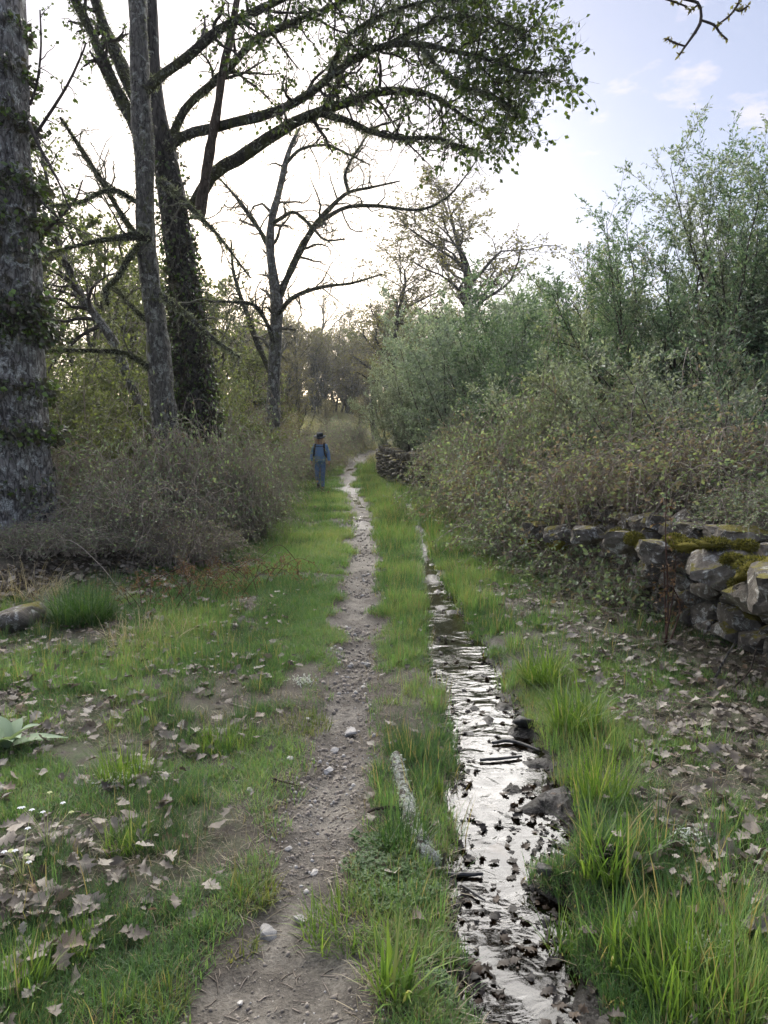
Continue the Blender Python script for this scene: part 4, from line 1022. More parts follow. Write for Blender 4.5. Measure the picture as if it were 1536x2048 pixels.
def right_side():
    g = np.random.default_rng(505)
    GW = 'willows behind the wall'
    W = (M_TWIG_DARK, M_TWIG_DARK, M_LEAF_WILLOW); W2 = (M_TWIG_DARK, M_TWIG_DARK, M_LEAF_WILLOW2); WT = (M_TWIG_DARK, M_TWIG_DARK, M_LEAF_DEEP)  # WT: darker leaf colour stands in for the tall willow's backlit shade
    # tall open willow
    shrub('willow_tree', 'tall open willow with dark stems against the sky on the right', 'tree', 5.25, 12.6,
          shrub_geo(g, 6.1, .5, 23, 27, 13, 7, (.042, .078), .42, .25, .7, .22, (.15, .42), .0, .032, 14, .28, .25, True, .2), WT, GW)
    shrub_kin('willow_tree', 'tall willow with fine green leaves rising at the right edge', 'tree', 6.6, 11.8, 'tall', lambda: shrub_geo(g, 6.8, .5, 24, 27, 13, 7, (.042, .078), .42, .2, .7, .22, (.15, .42), .0, .034, 14, .12, .26, True, .2), W, GW, 6.8, 6.8, 0)
    shrub_kin('willow_tree', 'leafy willow closing the right edge beyond the wall', 'tree', 7.9, 13.6, 'tall', None, W, GW, 6.5, 6.8, 2.2)
    # near silvery sallows
    lab = ['silvery sallow bush arching above the mossy end of the wall', 'grey-green sallow bush right of the bramble heap', 'sallow bush at the right edge behind the boulder wall', 'pale sallow bush above the middle of the bramble heap',
           'rounded grey sallow behind the tall dark-stemmed willow', 'broad grey sallow beneath the dark-stemmed willow']
    spots = [(4.3, 9.3, 2.9), (3.55, 10.6, 2.8), (5.5, 8.3, 3.0), (3.5, 12.6, 2.9), (5.5, 11.0, 3.6), (4.6, 11.6, 3.3)]
    for k, (x, y, h) in enumerate(spots):
        shrub_kin('sallow_bush', lab[k], 'bush', x, y, ('sallow', k % 2), lambda: shrub_geo(g, 3.0, 2.2, 20, 12, 11, 6, (.04, .075), .45, .2, .5, .40, (.2, .5), .05, .02, 10, .08, .62, True), (M_TWIG_DARK, M_TWIG_BROWN, (M_LEAF_WILLOW, M_LEAF_OLIVE, M_LEAF_DEEP, M_LEAF_WILLOW, M_LEAF_DEEP, M_LEAF_OLIVE)[k]), 'sallow bushes right of the path', h, 3.0, k * 1.9)
    # grey willow mass in the middle distance
    spots = [(3.2, 22.0, 5.0), (4.4, 20.5, 5.1), (2.7, 25.5, 5.6), (3.6, 27.0, 6.0), (6.3, 20.0, 5.0), (2.0, 29.8, 4.9), (5.6, 25.5, 6.1), (8.0, 18.0, 5.4), (3.4, 33, 6.2), (3.6, 16.5, 3.4), (5.3, 16.2, 3.6), (1.05, 31.2, 3.6)]
    lab = ['blue-green willow in the middle of the thicket behind the brambles', 'blue-green willow right of the middle of the thicket', 'grey willow leaning out towards the far wall', 'tall grey willow at the crest of the thicket', 'grey willow left of the dark-stemmed tall willow',
           'small grey willow at the end of the far wall', 'grey willow showing between the thicket crest and the tall willow', 'dense willow behind the tall right-hand willows', 'pale willow beyond the far wall end', 'low willow just behind the bramble heap', 'low leafy willow under the dark-stemmed willow', 'small pale willow hanging over the end of the far wall']
    for k, (x, y, h) in enumerate(spots):
        shrub_kin('grey_willow', lab[k], 'tree', x, y, ('grey', k % 3), lambda: shrub_geo(g, 5.6, .6, 22, 17, 10, 8, (.07, .13), .42, .3, 1.0, .26, (.25, .6), .0, .03, 11, .06, .24, True), (M_TWIG_DARK, M_TWIG_BROWN, (M_LEAF_WILLOW2, M_LEAF_DEEP, M_LEAF_WILLOW2, M_LEAF_WILLOW, M_LEAF_OLIVE, M_LEAF_WILLOW, M_LEAF_WILLOW2, M_LEAF_DEEP, M_LEAF_OLIVE, M_LEAF_DEEP, M_LEAF_WILLOW, M_LEAF_WILLOW)[k]), 'grey willows in the thicket', h * 1.12, 5.6, k * 2.3)
    # brambles over the wall
    lab = ['bramble heap tumbling over the wall nearest the mossy boulders', 'bramble bush on the wall behind the dry stalk', 'green-topped bramble heap beside the brook grass', 'highest part of the bramble bank right of the brook', 'bramble mound sloping down to the brook verge',
           'long bramble mound beyond the brook bend', 'bramble mound below the grey willows', 'far bramble mound beside the far wall', 'bramble patch behind the boulder wall at the right edge', 'bramble bush in front of the near sallow', 'low bramble tangle at the foot of the wall', 'bramble bush under the thicket edge', 'twiggy bramble tangle before the wall left of the dead stalk', 'small bramble tangle at the wall foot behind the dead stalk', 'thin brambles straggling over the wall top near the right edge']
    spots = [(3.45, 7.6, .9, .9, .9, .35), (2.75, 8.6, .9, 1.0, 1.05, .25), (2.35, 10.4, .9, 1.2, 1.3, .0), (2.9, 11.6, 1.1, 1.3, 1.9, 0), (2.15, 12.4, .8, 1.3, 1.35, 0), (2.1, 14.8, .9, 1.6, 1.4, 0), (2.6, 16.6, 1.0, 1.6, 1.7, 0), (2.15, 18.8, .7, 1.7, 1.3, 0),
             (4.3, 6.9, 1.1, .8, .9, .2), (3.6, 9.3, 1.0, .9, 1.3, .1), (1.95, 9.6, .45, .8, .6, 0), (2.4, 21.5, .8, 1.6, 1.5, 0), (2.12, 8.1, .18, .7, .5, 0), (2.42, 6.85, .12, .4, .32, 0), (3.25, 5.9, .5, .5, .35, .45)]
    for k, (x, y, lx, ly, h, zo) in enumerate(spots):
        n = int(170 * lx * ly + 60)
        if lx < .5: mound('bramble_bush', lab[k], x, y, mound_geo(g, lx, ly, h, n, 5, (.035, .07)), M_LEAF_BRAMBLE, M_TWIG_BROWN, 'brambles along the wall', zo); continue
        lg = ly / lx > 1.5
        mound_kin('bramble_bush', lab[k], x, y, ('bramR', lg, k % 2), (lambda: mound_geo(g, .85, 1.6, 1.4, 290, 5, (.042, .08))) if lg else (lambda: mound_geo(g, 1.0, 1.0, 1.2, 230, 5, (.038, .072))), M_LEAF_BRAMBLE2 if k in (0, 1, 4, 7) else M_LEAF_BRAMBLE, M_TWIG_BROWN, 'brambles along the wall',
                  (lx / .85, ly / 1.6, h / 1.4) if lg else (lx, ly, h / 1.2), (k % 4 // 2) * math.pi, zo)

def left_side():
    g = np.random.default_rng(606)
    lab = ['bramble tangle at the foot of the old pale trunk', 'brown bramble tangle between the two front trunks', 'bramble mound below the slender lichened trunk', 'bramble mound beside the ivy-dark trunk', 'outermost bramble bush at the left grass edge', 'brown bramble mound nearest the path on the left',
           'bramble bush left of the walker', 'bramble bush behind the mound left of the walker', 'tall bramble bush below the bare forked oak', 'bramble bush beyond the walker', 'bramble heap at the foot of the far field', 'bramble heap at the left edge behind the old trunk', 'low bramble bush right of the ivy-dark trunk foot', 'brown bramble bush right behind the walker', 'dark scrubby bank left of the path bend', 'dark scrubby bank closing the end of the lane', 'bramble bush close beside the walker']
    spots = [(-4.0, 8.35, .8, .5, .38), (-3.3, 9.4, .8, .8, .95), (-3.1, 10.3, .8, .8, 1.4), (-2.6, 11.3, .8, .9, 1.55), (-2.55, 9.1, .6, .6, .6), (-2.25, 11.4, .45, .9, .8), (-2.75, 14.4, .6, 1.4, 1.25), (-3.5, 16.4, .9, 1.6, 1.7), (-3.8, 19.6, .8, 1.7, 1.7), (-4.3, 25.0, .8, 2.0, 1.5), (-3.3, 31.0, 1.1, 2.4, 1.4), (-5.4, 10.2, 1.2, 1.0, 1.4), (-2.6, 12.8, .5, .9, 1.15), (-3.15, 27.6, .7, 1.5, 1.35), (-2.9, 35.5, 1.0, 1.6, 1.5), (-2.2, 41.5, 1.3, 1.6, 1.6), (-3.4, 22.0, .7, 1.4, 1.35)]
    for k, (x, y, lx, ly, h) in enumerate(spots):
        n = int(250 * lx * ly + 80)
        lg = ly / lx > 1.5; h = h * (.95 if y > 9.5 else .8)
        mound_kin('bramble_bush', lab[k], x, y, ('bramL', lg, k % 2), (lambda: mound_geo(g, .75, 1.5, 1.3, 320, 3, (.035, .065))) if lg else (lambda: mound_geo(g, .9, .9, 1.0, 280, 3, (.03, .058))), M_LEAF_BRAMBLE2 if k in (4, 9, 10, 13) else M_LEAF_BRAMBLE, M_TWIG_BROWN, 'brambles along the left bank',
                  (lx / .75, ly / 1.5, h / 1.3) if lg else (lx / .9, ly / .9, h), (k % 4 // 2) * math.pi)
    lab = ['light-leaved hawthorn bush between the old trunk and the slender trunk', 'yellow-green bush behind the slender trunk', 'twiggy bush below the bare forked oak', 'twiggy grey bush left of the walker', 'yellow-green leafy bush right of the ivy-dark trunk', 'twiggy bush at the edge of the far field', 'leafy bush behind the old pale trunk', 'tall thin-leaved bush behind the leaning trunk']
    spots = [(-5.2, 13.0, 3.4), (-5.2, 16.0, 3.9), (-4.3, 17.6, 2.7), (-4.6, 22.0, 2.6), (-4.1, 15.2, 3.1), (-4.3, 27.5, 3.0), (-7.0, 13.5, 3.6), (-7.2, 17.5, 5.6)]
    for k, (x, y, h) in enumerate(spots):
        sp = k in (0, 1, 4, 6, 7)
        shrub_kin('hedge_bush', lab[k], 'bush', x, y, ('hedge', sp, k % 2), lambda: shrub_geo(g, 3.4, 1.6, 16, 13, 9, 7 if sp else 3, (.045, .08), .6, .2, .6, .38, (.25, .6), .0, .022, 10, .1, .5, True), (M_TWIG_BROWN, M_TWIG_BROWN, M_LEAF_SPRING if sp else M_LEAF_BUD), 'hedge bushes on the left bank', h, 3.4, k * 1.7)

def bare_tree_geo(g, H, r0, crown=.55, k1=16, k2=8, k3=6, nl=1, leaf=(.05, .09), wid=.8, up=.3, stems=1, fork=.35):
    n = 14
    P0, R0 = [], []
    for s_ in range(stems):
        d = norm(np.array([g.normal(0, .18), g.normal(0, .18), 1.0])); p = np.array([0, 0, -.2]) + (s_ > 0) * np.array([g.normal(0, .3), g.normal(0, .3), 0])
        pts = [p]
        for k in range(n - 1):
            d = norm(d + g.normal(0, .12, 3) + .1 * UP); p = p + d * H * g.uniform(.85, 1.05) / (n - 1); pts.append(p)
        P0.append(pts); R0.append(r0 * np.linspace(1, .12, n) ** 1.0)
    P0 = np.array(P0); R0 = np.array(R0)
    P1, R1 = grow(P0, R0, k1, .42, 9, fork, 1, (28, 70), up, .22, 0, .6, .25, .02, .45, g)
    P2, R2 = grow(P1, R1, k2, .42, 6, .2, 1, (28, 65), up * .6, .25, 0, .5, .3, .009, .4, g)
    P3, R3 = grow(P2, R2, k3, .42, 4, .2, 1, (28, 65), up * .5, .28, 0, .5, .35, .006, .3, g)
    A = join(tubes(P0, R0, 10, .15, 2), tubes(P1, R1, 6, .15, 2)); B = join(tubes(P2, R2, 4), tubes(P3, R3, 3))
    q, t = sample_on(P3, nl, .3, 1, g); lv = leaf_quads(q, t, leaf, wid, .8, .1, .1, 0, g)
    return A, B, lv

def woods():
    g = np.random.default_rng(707)
    FT = plain_mat('far_twigs', (0.15, 0.135, 0.11), (0.30, 0.275, 0.22), 8, .9, 0.0)  # paler than the near twigs: distance haze put into the colour
    mats = {'bare': (M_BARK_FAR, FT, M_LEAF_BUD), 'leaf': (M_BARK_FAR, M_TWIG_BROWN, M_LEAF_SPRING)}
    def proto(kind, *a, **k):
        A, B, lv = bare_tree_geo(g, *a, **k)
        mm = mats[kind]
        return [make_mesh('far_trunk', A[0], A[1], mm[0]), make_mesh('far_branches', B[0], B[1], mm[1]), make_mesh('far_crown', lv[0], lv[1], mm[2], False, T(lv[2]))]
    pr = [proto('bare', 9.0, .24, k1=17, k2=9, k3=7, nl=1, leaf=(.06, .11)), proto('bare', 8.0, .18, k1=16, k2=9, k3=7, nl=1, leaf=(.06, .11), stems=2), proto('leaf', 7.5, .15, k1=16, k2=8, k3=7, nl=4, leaf=(.07, .13), stems=2), proto('leaf', 6.0, .12, k1=16, k2=8, k3=6, nl=5, leaf=(.06, .12), stems=3, fork=.15),
          proto('bare', 5.0, .08, k1=14, k2=9, k3=7, nl=1, leaf=(.05, .10), stems=4, fork=.1)]
    mats['bare'] = (M_BARK_DARK, M_TWIG_LICHEN, M_LEAF_BUD)
    pr += [proto('bare', 8.6, .20, k1=30, k2=12, k3=11, nl=2, leaf=(.05, .09), fork=.25, up=.3)]
    def tree(k, label, x, y, s=1.0, sz=None, grp='trees of the far wood', nm=None):
        b = np.array([x, y, gz1(x, y) - .05])
        root = thing(nm or ('bare_oak', 'bare_oak', 'young_tree', 'leafy_bush', 'bare_thicket', 'bare_oak')[k], label, 'bush' if k in (3, 4) else 'tree', b, grp)
        root.rotation_euler = (0, 0, g.uniform(0, 6.28)); root.scale = (s, s, sz or s)
        for n_, me in zip(('trunk', 'branches', 'crown'), pr[k]): link(n_, me, root)
        return root
    # the two oaks that stand up over the willows
    tree(5, 'tall bare oak rising above the grey willows in the middle', 4.0, 44, 2.5, 1.62, 'bare oaks above the willows')
    tree(5, 'bare oak left of the tallest one above the willows', 1.0, 44, 1.9, 1.25, 'bare oaks above the willows')
    tree(0, 'bare oak whose branches lean over the bend of the path', -0.4, 46, .95, 1.0, 'bare oaks above the willows')
    tree(1, 'bare tree showing right of the grey willow crest', 12.5, 40, 1.2, 1.3, 'bare oaks above the willows')
    tree(1, 'bare tree glimpsed between the willow crest and the tall willow', 9.3, 36, 1.0, 1.1, 'bare oaks above the willows')
    # left wood
    names = ['bare', 'bare', 'young', 'leafy', 'bare']
    spots = [(2, -8.2, 20, .95), (2, -10.5, 22, 1.0), (3, -7.0, 22.5, .9), (2, -6.6, 27, .95), (0, -8.5, 30, .9), (1, -12, 28, 1.0), (3, -5.6, 31, .85), (2, -10.5, 34, 1.1), (0, -14.5, 33, 1.1), (1, -7.4, 37, 1.0), (4, -4.8, 36, 1.0), (2, -17, 30, 1.1), (3, -13, 24, 1.1), (1, -19, 40, 1.2), (0, -11, 44, 1.1),
             (4, -7.5, 46, 1.0), (4, -10, 52, 1.2), (1, -14, 54, 1.1), (0, -5.6, 42, .8)]
    lt = ['young leafing tree behind the leaning trunk', 'young leafing tree left of the leaning trunk', 'leafy bush in the left wood behind the slender trunk', 'young tree behind the ivy-dark trunk', 'bare oak behind the ivy-dark trunk', 'bare oak deep in the left wood', 'leafy bush at the field edge left of the forked oak', 'young tree deep in the left wood', 'bare oak at the far left of the wood', 'bare oak behind the forked oak',
          'bare thicket at the left of the far field', 'young tree at the far left of the wood', 'leafy bush left of the leaning trunk', 'bare oak at the back of the left wood', 'bare oak at the back behind the forked oak', 'bare thicket left of the far field', 'bare thicket at the back of the left wood', 'bare oak at the back left of the forked oak', 'slim bare oak right behind the forked oak']
    for (k, x, y, s), L in zip(spots, lt): tree(k, L, x, y, s, None, 'trees of the left wood')
    # wood at the back of the field
    n = 0
    for y0, m in ((80, 17), (90, 17), (101, 16)):
        for i in range(m):
            x = -34 + 62 * (i + g.uniform(.1, .9)) / m; y = y0 + g.uniform(-4, 4)
            k = int(g.choice([0, 1, 4, 2, 3]))
            tree(k, 'tree in the hazy grey wood closing the far side of the field', x, y, g.uniform(1.15, 1.55) * (1.7 if k == 4 else 1), None, 'trees of the far wood', 'far_tree')
    for i in range(16):
        x = -15 + 17 * (i + g.uniform(.1, .9)) / 16; y = g.uniform(68, 78)
        tree(4, 'grey bare thicket along the near side of the far wood', x, y, g.uniform(1.2, 1.7), None, 'thickets along the far wood', 'far_thicket')
    # dark hedge row and scrub at the bend
    for i, (x, y, s, k) in enumerate([(-1.6, 47, .55, 4), (.3, 49, .6, 4), (2.5, 50, .7, 4), (-3.9, 50, .5, 4), (6.0, 47, .8, 4)]):
        tree(k, ['dark scrub bush at the bend of the path', 'scrub bush right of the bend', 'scrub bush under the bare oaks', 'scrub bush at the left of the field', 'scrub bush behind the pale willow'][i], x, y, s, None, 'scrub at the bend')
right_side(); left_side(); woods()

# ================================================================ dry-stone walls and rocks
def stone_material():
    m, n, l, out = mat('lichened_stone')
    tc = n.new('ShaderNodeTexCoord'); oi = n.new('ShaderNodeObjectInfo'); ge = n.new('ShaderNodeNewGeometry')
    av = n.new('ShaderNodeVectorMath'); av.operation = 'MULTIPLY_ADD'; av.inputs[1].default_value = (1, 1, 1)
    cv = n.new('ShaderNodeCombineXYZ'); ml = n.new('ShaderNodeMath'); ml.operation = 'MULTIPLY'; ml.inputs[1].default_value = 40
    l.new(oi.outputs['Random'], ml.inputs[0]); l.new(ml.outputs[0], cv.inputs[0]); l.new(ml.outputs[0], cv.inputs[1])
    l.new(ge.outputs['Position'], av.inputs[0]); l.new(cv.outputs[0], av.inputs[2])
    v = av.outputs[0]
    nA = noise(n, l, 9, 7, 0.7, v, .4); nB = noise(n, l, 45, 5, 0.7, v)
    base = ramp(n, [(0.3, (0.06, 0.052, 0.042)), (0.55, (0.145, 0.128, 0.105)), (0.75, (0.25, 0.222, 0.18))]); l.new(nA.outputs['Fac'], base.inputs['Fac'])
    hs = n.new('ShaderNodeHueSaturation'); mr = n.new('ShaderNodeMapRange'); mr.inputs['To Min'].default_value = .7; mr.inputs['To Max'].default_value = 1.35
    l.new(oi.outputs['Random'], mr.inputs['Value']); l.new(mr.outputs[0], hs.inputs['Value']); l.new(base.outputs['Color'], hs.inputs['Color'])
    # pale crusts
    nL = noise(n, l, 13, 6, 0.75, v, .6); rL = ramp(n, [(0.54, (0, 0, 0)), (0.60, (1, 1, 1))]); l.new(nL.outputs['Fac'], rL.inputs['Fac'])
    rB = ramp(n, [(0.35, (.2, .2, .2)), (0.6, (1, 1, 1))]); l.new(nB.outputs['Fac'], rB.inputs['Fac'])
    mL = n.new('ShaderNodeMath'); mL.operation = 'MULTIPLY'; l.new(rL.outputs['Color'], mL.inputs[0]); l.new(rB.outputs['Color'], mL.inputs[1])
    c1 = n.new('ShaderNodeMixRGB'); c1.inputs['Color2'].default_value = (0.48, 0.48, 0.44, 1); l.new(mL.outputs[0], c1.inputs['Fac']); l.new(hs.outputs['Color'], c1.inputs['Color1'])
    # moss grows on the upper faces
    sx = n.new('ShaderNodeSeparateXYZ'); l.new(ge.outputs['Normal'], sx.inputs[0])
    nM = noise(n, l, 4.5, 5, 0.7, v)
    ad = n.new('ShaderNodeMath'); ad.operation = 'MULTIPLY_ADD'; ad.inputs[1].default_value = 0.28; l.new(sx.outputs[2], ad.inputs[0]); l.new(nM.outputs['Fac'], ad.inputs[2])
    rM = ramp(n, [(0.72, (0, 0, 0)), (0.80, (1, 1, 1))]); l.new(ad.outputs[0], rM.inputs['Fac'])
    mc = ramp(n, [(0.3, (0.07, 0.065, 0.015)), (0.7, (0.22, 0.19, 0.035))]); l.new(nB.outputs['Fac'], mc.inputs['Fac'])
    c2 = n.new('ShaderNodeMixRGB'); l.new(rM.outputs['Color'], c2.inputs['Fac']); l.new(c1.outputs['Color'], c2.inputs['Color1']); l.new(mc.outputs['Color'], c2.inputs['Color2'])
    p = n.new('ShaderNodeBsdfPrincipled'); p.inputs['Roughness'].default_value = .9; p.inputs['Specular IOR Level'].default_value = .25
    l.new(c2.outputs['Color'], p.inputs['Base Color'])
    b1 = n.new('ShaderNodeBump'); b1.inputs['Strength'].default_value = .8; b1.inputs['Distance'].default_value = .04; l.new(nA.outputs['Fac'], b1.inputs['Height'])
    b2 = n.new('ShaderNodeBump'); b2.inputs['Strength'].default_value = .7; b2.inputs['Distance'].default_value = .01; l.new(nB.outputs['Fac'], b2.inputs['Height']); l.new(b1.outputs['Normal'], b2.inputs['Normal'])
    l.new(b2.outputs['Normal'], p.inputs['Normal']); l.new(p.outputs[0], out.inputs['Surface'])
    return m
M_STONE = stone_material()
M_CORE = plain_mat('wall_earth', (0.02, 0.017, 0.013), (0.05, 0.042, 0.033), 12, .95, .4)
M_MOSS = plain_mat('moss_cushion', (0.09, 0.08, 0.015), (0.27, 0.235, 0.045), 40, .95, .9, .1, 0.25, .02)
M_PEBBLE = plain_mat('pale_pebble', (0.30, 0.28, 0.25), (0.55, 0.53, 0.50), 60, .8, .3, .3, .2)
M_WETROCK = plain_mat('wet_dark_rock', (0.018, 0.016, 0.014), (0.06, 0.055, 0.05), 40, .3, .5, .5, .3)

def rock_mesh(name, seed, m, round_=.45, nz=.16, n=4, mat_=None, flat=(1, 1, 1), chops=6, hr=(.78, 1.05), smooth=True):
    """unit rock: subdivided box, part rounded, noised"""
    g = np.random.default_rng(seed)
    s = np.linspace(-1, 1, n + 1); Vs, Fs, c = [], [], 0
    key = {}; V = []; F_ = []
    def vid(p):
        k = tuple(np.round(p, 4))
        if k not in key: key[k] = len(V); V.append(p)
        return key[k]
    for ax in range(3):
        for sg in (-1, 1):
            for i in range(n):
                for j in range(n):
                    q = []
                    for a, b in ((i, j), (i + 1, j), (i + 1, j + 1), (i, j + 1)):
                        p = [0, 0, 0]; p[ax] = sg; p[(ax + 1) % 3] = s[a]; p[(ax + 2) % 3] = s[b]; q.append(vid(np.array(p, float)))
                    F_.append(q if sg > 0 else q[::-1])
    V = np.array(V)
    sp = norm(V) * 1.25
    V = V * (1 - round_) + sp * round_
    # chop with a few random planes for facets
    for _ in range(chops):
        d = norm(g.normal(size=3)); h = g.uniform(*hr); t = V @ d
        V = V - np.maximum(t - h, 0)[:, None] * d
    o = g.uniform(0, 50, 3)
    for j in range(3):
        V[:, j] += nz * fbm(V[:, (j + 1) % 3] * 1.9 + o[j], V[:, (j + 2) % 3] * 1.9 + V[:, j] * 1.1 + o[(j + 1) % 3], 4, 2.1, .6)
    V = V * .5 * np.array(flat)
    return make_mesh(name, V, np.array(F_), mat_ or m, smooth)

STONES = [rock_mesh('stone', 900 + k, M_STONE, .12 + .03 * (k % 4), .16, 7, None, (1, 1, 1), 14, (.72, 1.05), False) for k in range(10)]
SLABS = [rock_mesh('slab', 930 + k, M_STONE, .22, .16, 3) for k in range(6)]

def place(me, name, parent, loc, dims, rot):
    o = link(name, me, parent); o.location = Vector([float(a) for a in loc]); o.scale = dims; o.rotation_euler = rot
    return o

def near_wall():
    g = np.random.default_rng(811)
    y0, y1 = 3.0, 12.4
    yy = np.linspace(y0, y1, 400); xx = wall_x(yy)
    arc = np.concatenate([[0], np.cumsum(np.hypot(np.diff(xx), np.diff(yy)))])
    org = np.array([wall_x(7.0), 7.0, gz1(float(wall_x(7.0)) - .2, 7.0)])
    root = thing('dry_stone_wall', 'tumbled mossy dry-stone wall of boulders right of the brook', 'wall', org)
    def at(s):
        y = np.interp(s, arc, yy); x = float(wall_x(y)); e = .05
        t = norm(np.array([float(wall_x(y + e)) - x, e, 0])); return np.array([x, y, 0]), t
    Lm = arc[-1]
    # earth core
    V = []
    ss = np.linspace(0, Lm, 60)
    for s in ss:
        c, t = at(s); nrm = np.array([t[1], -t[0], 0]); zb = gz1(c[0] - .2, c[1]) - .15; ht = .66 + .05 * math.sin(s * 2.1)
        for off, z in ((.13, zb), (.17, zb + ht), (.62, zb + ht + .03), (.66, zb)): 
            p = c + nrm * off; V.append([p[0], p[1], z])
    V = np.array(V); i = np.arange(59)[:, None] * 4; j = np.arange(4)[None]; j2 = (j + 1) % 4
    part('earth_core', V, np.stack([i + j, i + j2, i + 4 + j2, i + 4 + j], -1).reshape(-1, 4), M_CORE, root)
    cnt = 0
    for c in range(6):
        s = g.uniform(-.1, .1)
        while s < Lm:
            big = g.random() < .25
            Ls = g.uniform(.12, .28) * (1.4 if big else 1)
            if s < 3.6: Ls *= 1.25
            p, t = at(min(s + Ls / 2, Lm)); nrm = np.array([t[1], -t[0], 0])
            hz = g.uniform(.12, .19) * (1.1 if big else 1)
            zb = gz1(p[0] - .25, p[1])
            z = zb + .04 + c * .142 + g.normal(0, .03)
            if c == 5 and g.random() < .4: s += Ls; continue
            if z - zb < .86:
                dd = g.uniform(.22, .36)
                q = p + nrm * (dd / 2 - .06 + g.normal(0, .035) + c * .012)
                place(STONES[g.integers(10)], 'stone', root, np.array([q[0], q[1], z]) - org, (Ls * 1.06, dd, hz * 1.12), (g.normal(0, .22), g.normal(0, .22), math.atan2(t[1], t[0]) + g.normal(0, .2)))
                cnt += 1
            s += Ls * .97
    # capping boulders, with the big lichened one at the near end
    for (u, v, d, L, D, Hh, rz, tx, ty) in [(1455, 1128, 5.05, .62, .5, .30, 1.2, .05, .1), (1530, 1190, 4.55, .55, .5, .26, 1.0, -.1, .25), (1330, 1105, 5.75, .36, .4, .2, 1.3, .1, -.1), (1250, 1085, 6.5, .34, .35, .2, 1.2, 0, .1), (1180, 1070, 7.2, .36, .35, .2, 1.3, .1, 0), (1475, 1070, 5.6, .55, .45, .16, .9, .0, .0), (1400, 1062, 6.0, .5, .4, .14, 1.1, .05, 0),
                                           (1600, 1180, 4.0, .6, .5, .3, 1.2, .1, 0), (1700, 1200, 3.5, .5, .5, .3, 1.2, .1, 0), (1120, 1065, 8.0, .35, .35, .22, 1.3, 0, 0), (1075, 1060, 8.8, .36, .35, .22, 1.3, 0, 0)]:
        p = P(u, v, d); o = place(STONES[g.integers(10)], 'capstone', root, p - org, (L, D, Hh), (tx, ty, rz))
    # moss cushions
    mm = [rock_mesh('moss_cushion', 960 + k, M_MOSS, .85, .35, 5) for k in range(4)]
    fz = []
    for (u, v, d, L, Hh) in [(1430, 1088, 5.0, .20, .06), (1490, 1092, 4.9, .14, .06), (1525, 1135, 4.45, .30, .10), (1375, 1092, 5.4, .22, .07), (1268, 1078, 6.2, .14, .09), (1240, 1072, 6.7, .16, .10), (1300, 1095, 6.0, .2, .06), (1480, 1170, 4.7, .12, .08), (1350, 1080, 5.7, .16, .07), (1115, 1090, 7.9, .2, .12), (1060, 1085, 8.8, .2, .1), (1465, 1120, 4.78, .12, .06)]:
        p = P(u, v, d)
        place(mm[g.integers(4)], 'moss_cushion', root, p - org, (L, L * .8, Hh), (g.normal(0, .15), g.normal(0, .15), g.uniform(0, 6)))
        m = 800; o = norm(g.normal(size=(m, 3)) + np.array([0, 0, .5])); fz.append(leaf_quads(p + o * np.array([L, L * .8, Hh]) * .52, o, (.014, .036), .35, .5, 0, 0, 0, g))
    f = join(*fz); mo = part('moss_fuzz', f[0], f[1], M_MOSSF, root, False, T(f[2])); mo['kind'] = 'stuff'

def far_wall():
    g = np.random.default_rng(822)
    org = np.array([.3, 26.0, gz1(0.3, 26.0)])
    root = thing('dry_stone_wall', 'far dry-stone wall of leaning mossy slabs beside the bend', 'wall', org)
    y = 20.5
    V = []
    ss = np.linspace(20.5, 31.5, 24)
    for s in ss:
        x = float(wall_x(s)); zb = gz1(x - .3, s) - .2
        for off, z in ((.08, zb), (.10, zb + 1.0), (.45, zb + 1.0), (.5, zb)): V.append([x + off, s, z])
    V = np.array(V); i = np.arange(len(ss) - 1)[:, None] * 4; j = np.arange(4)[None]; j2 = (j + 1) % 4
    part('earth_core', V, np.stack([i + j, i + j2, i + 4 + j2, i + 4 + j], -1).reshape(-1, 4), M_CORE, root)
    for c in range(7):
        s = 20.5 + g.uniform(0, .2)
        while s < 31.6:
            L = g.uniform(.25, .5); x = float(wall_x(s + L / 2)); zb = gz1(x - .3, s)
            tz = math.atan2(.1, float(wall_x(s + .1)) - x)
            place(SLABS[g.integers(6)], 'slab', root, np.array([x + .05 + g.normal(0, .03), s + L / 2, zb + .07 + c * .135 + g.normal(0, .02)]) - org, (L, .34, g.uniform(.09, .16)), (g.normal(.05, .12), g.normal(.12, .12), tz + g.normal(0, .1)))
            s += L
    for s in np.arange(20.6, 31.4, .17):
        x = float(wall_x(s)); zb = gz1(x - .3, s)
        place(SLABS[g.integers(6)], 'coping_slab', root, np.array([x + .18 + g.normal(0, .03), s, zb + 1.06 + g.normal(0, .03)]) - org, (.36, .10, g.uniform(.24, .34)), (g.normal(.55, .15), g.normal(0, .1), g.normal(0, .12)))
near_wall(); far_wall()

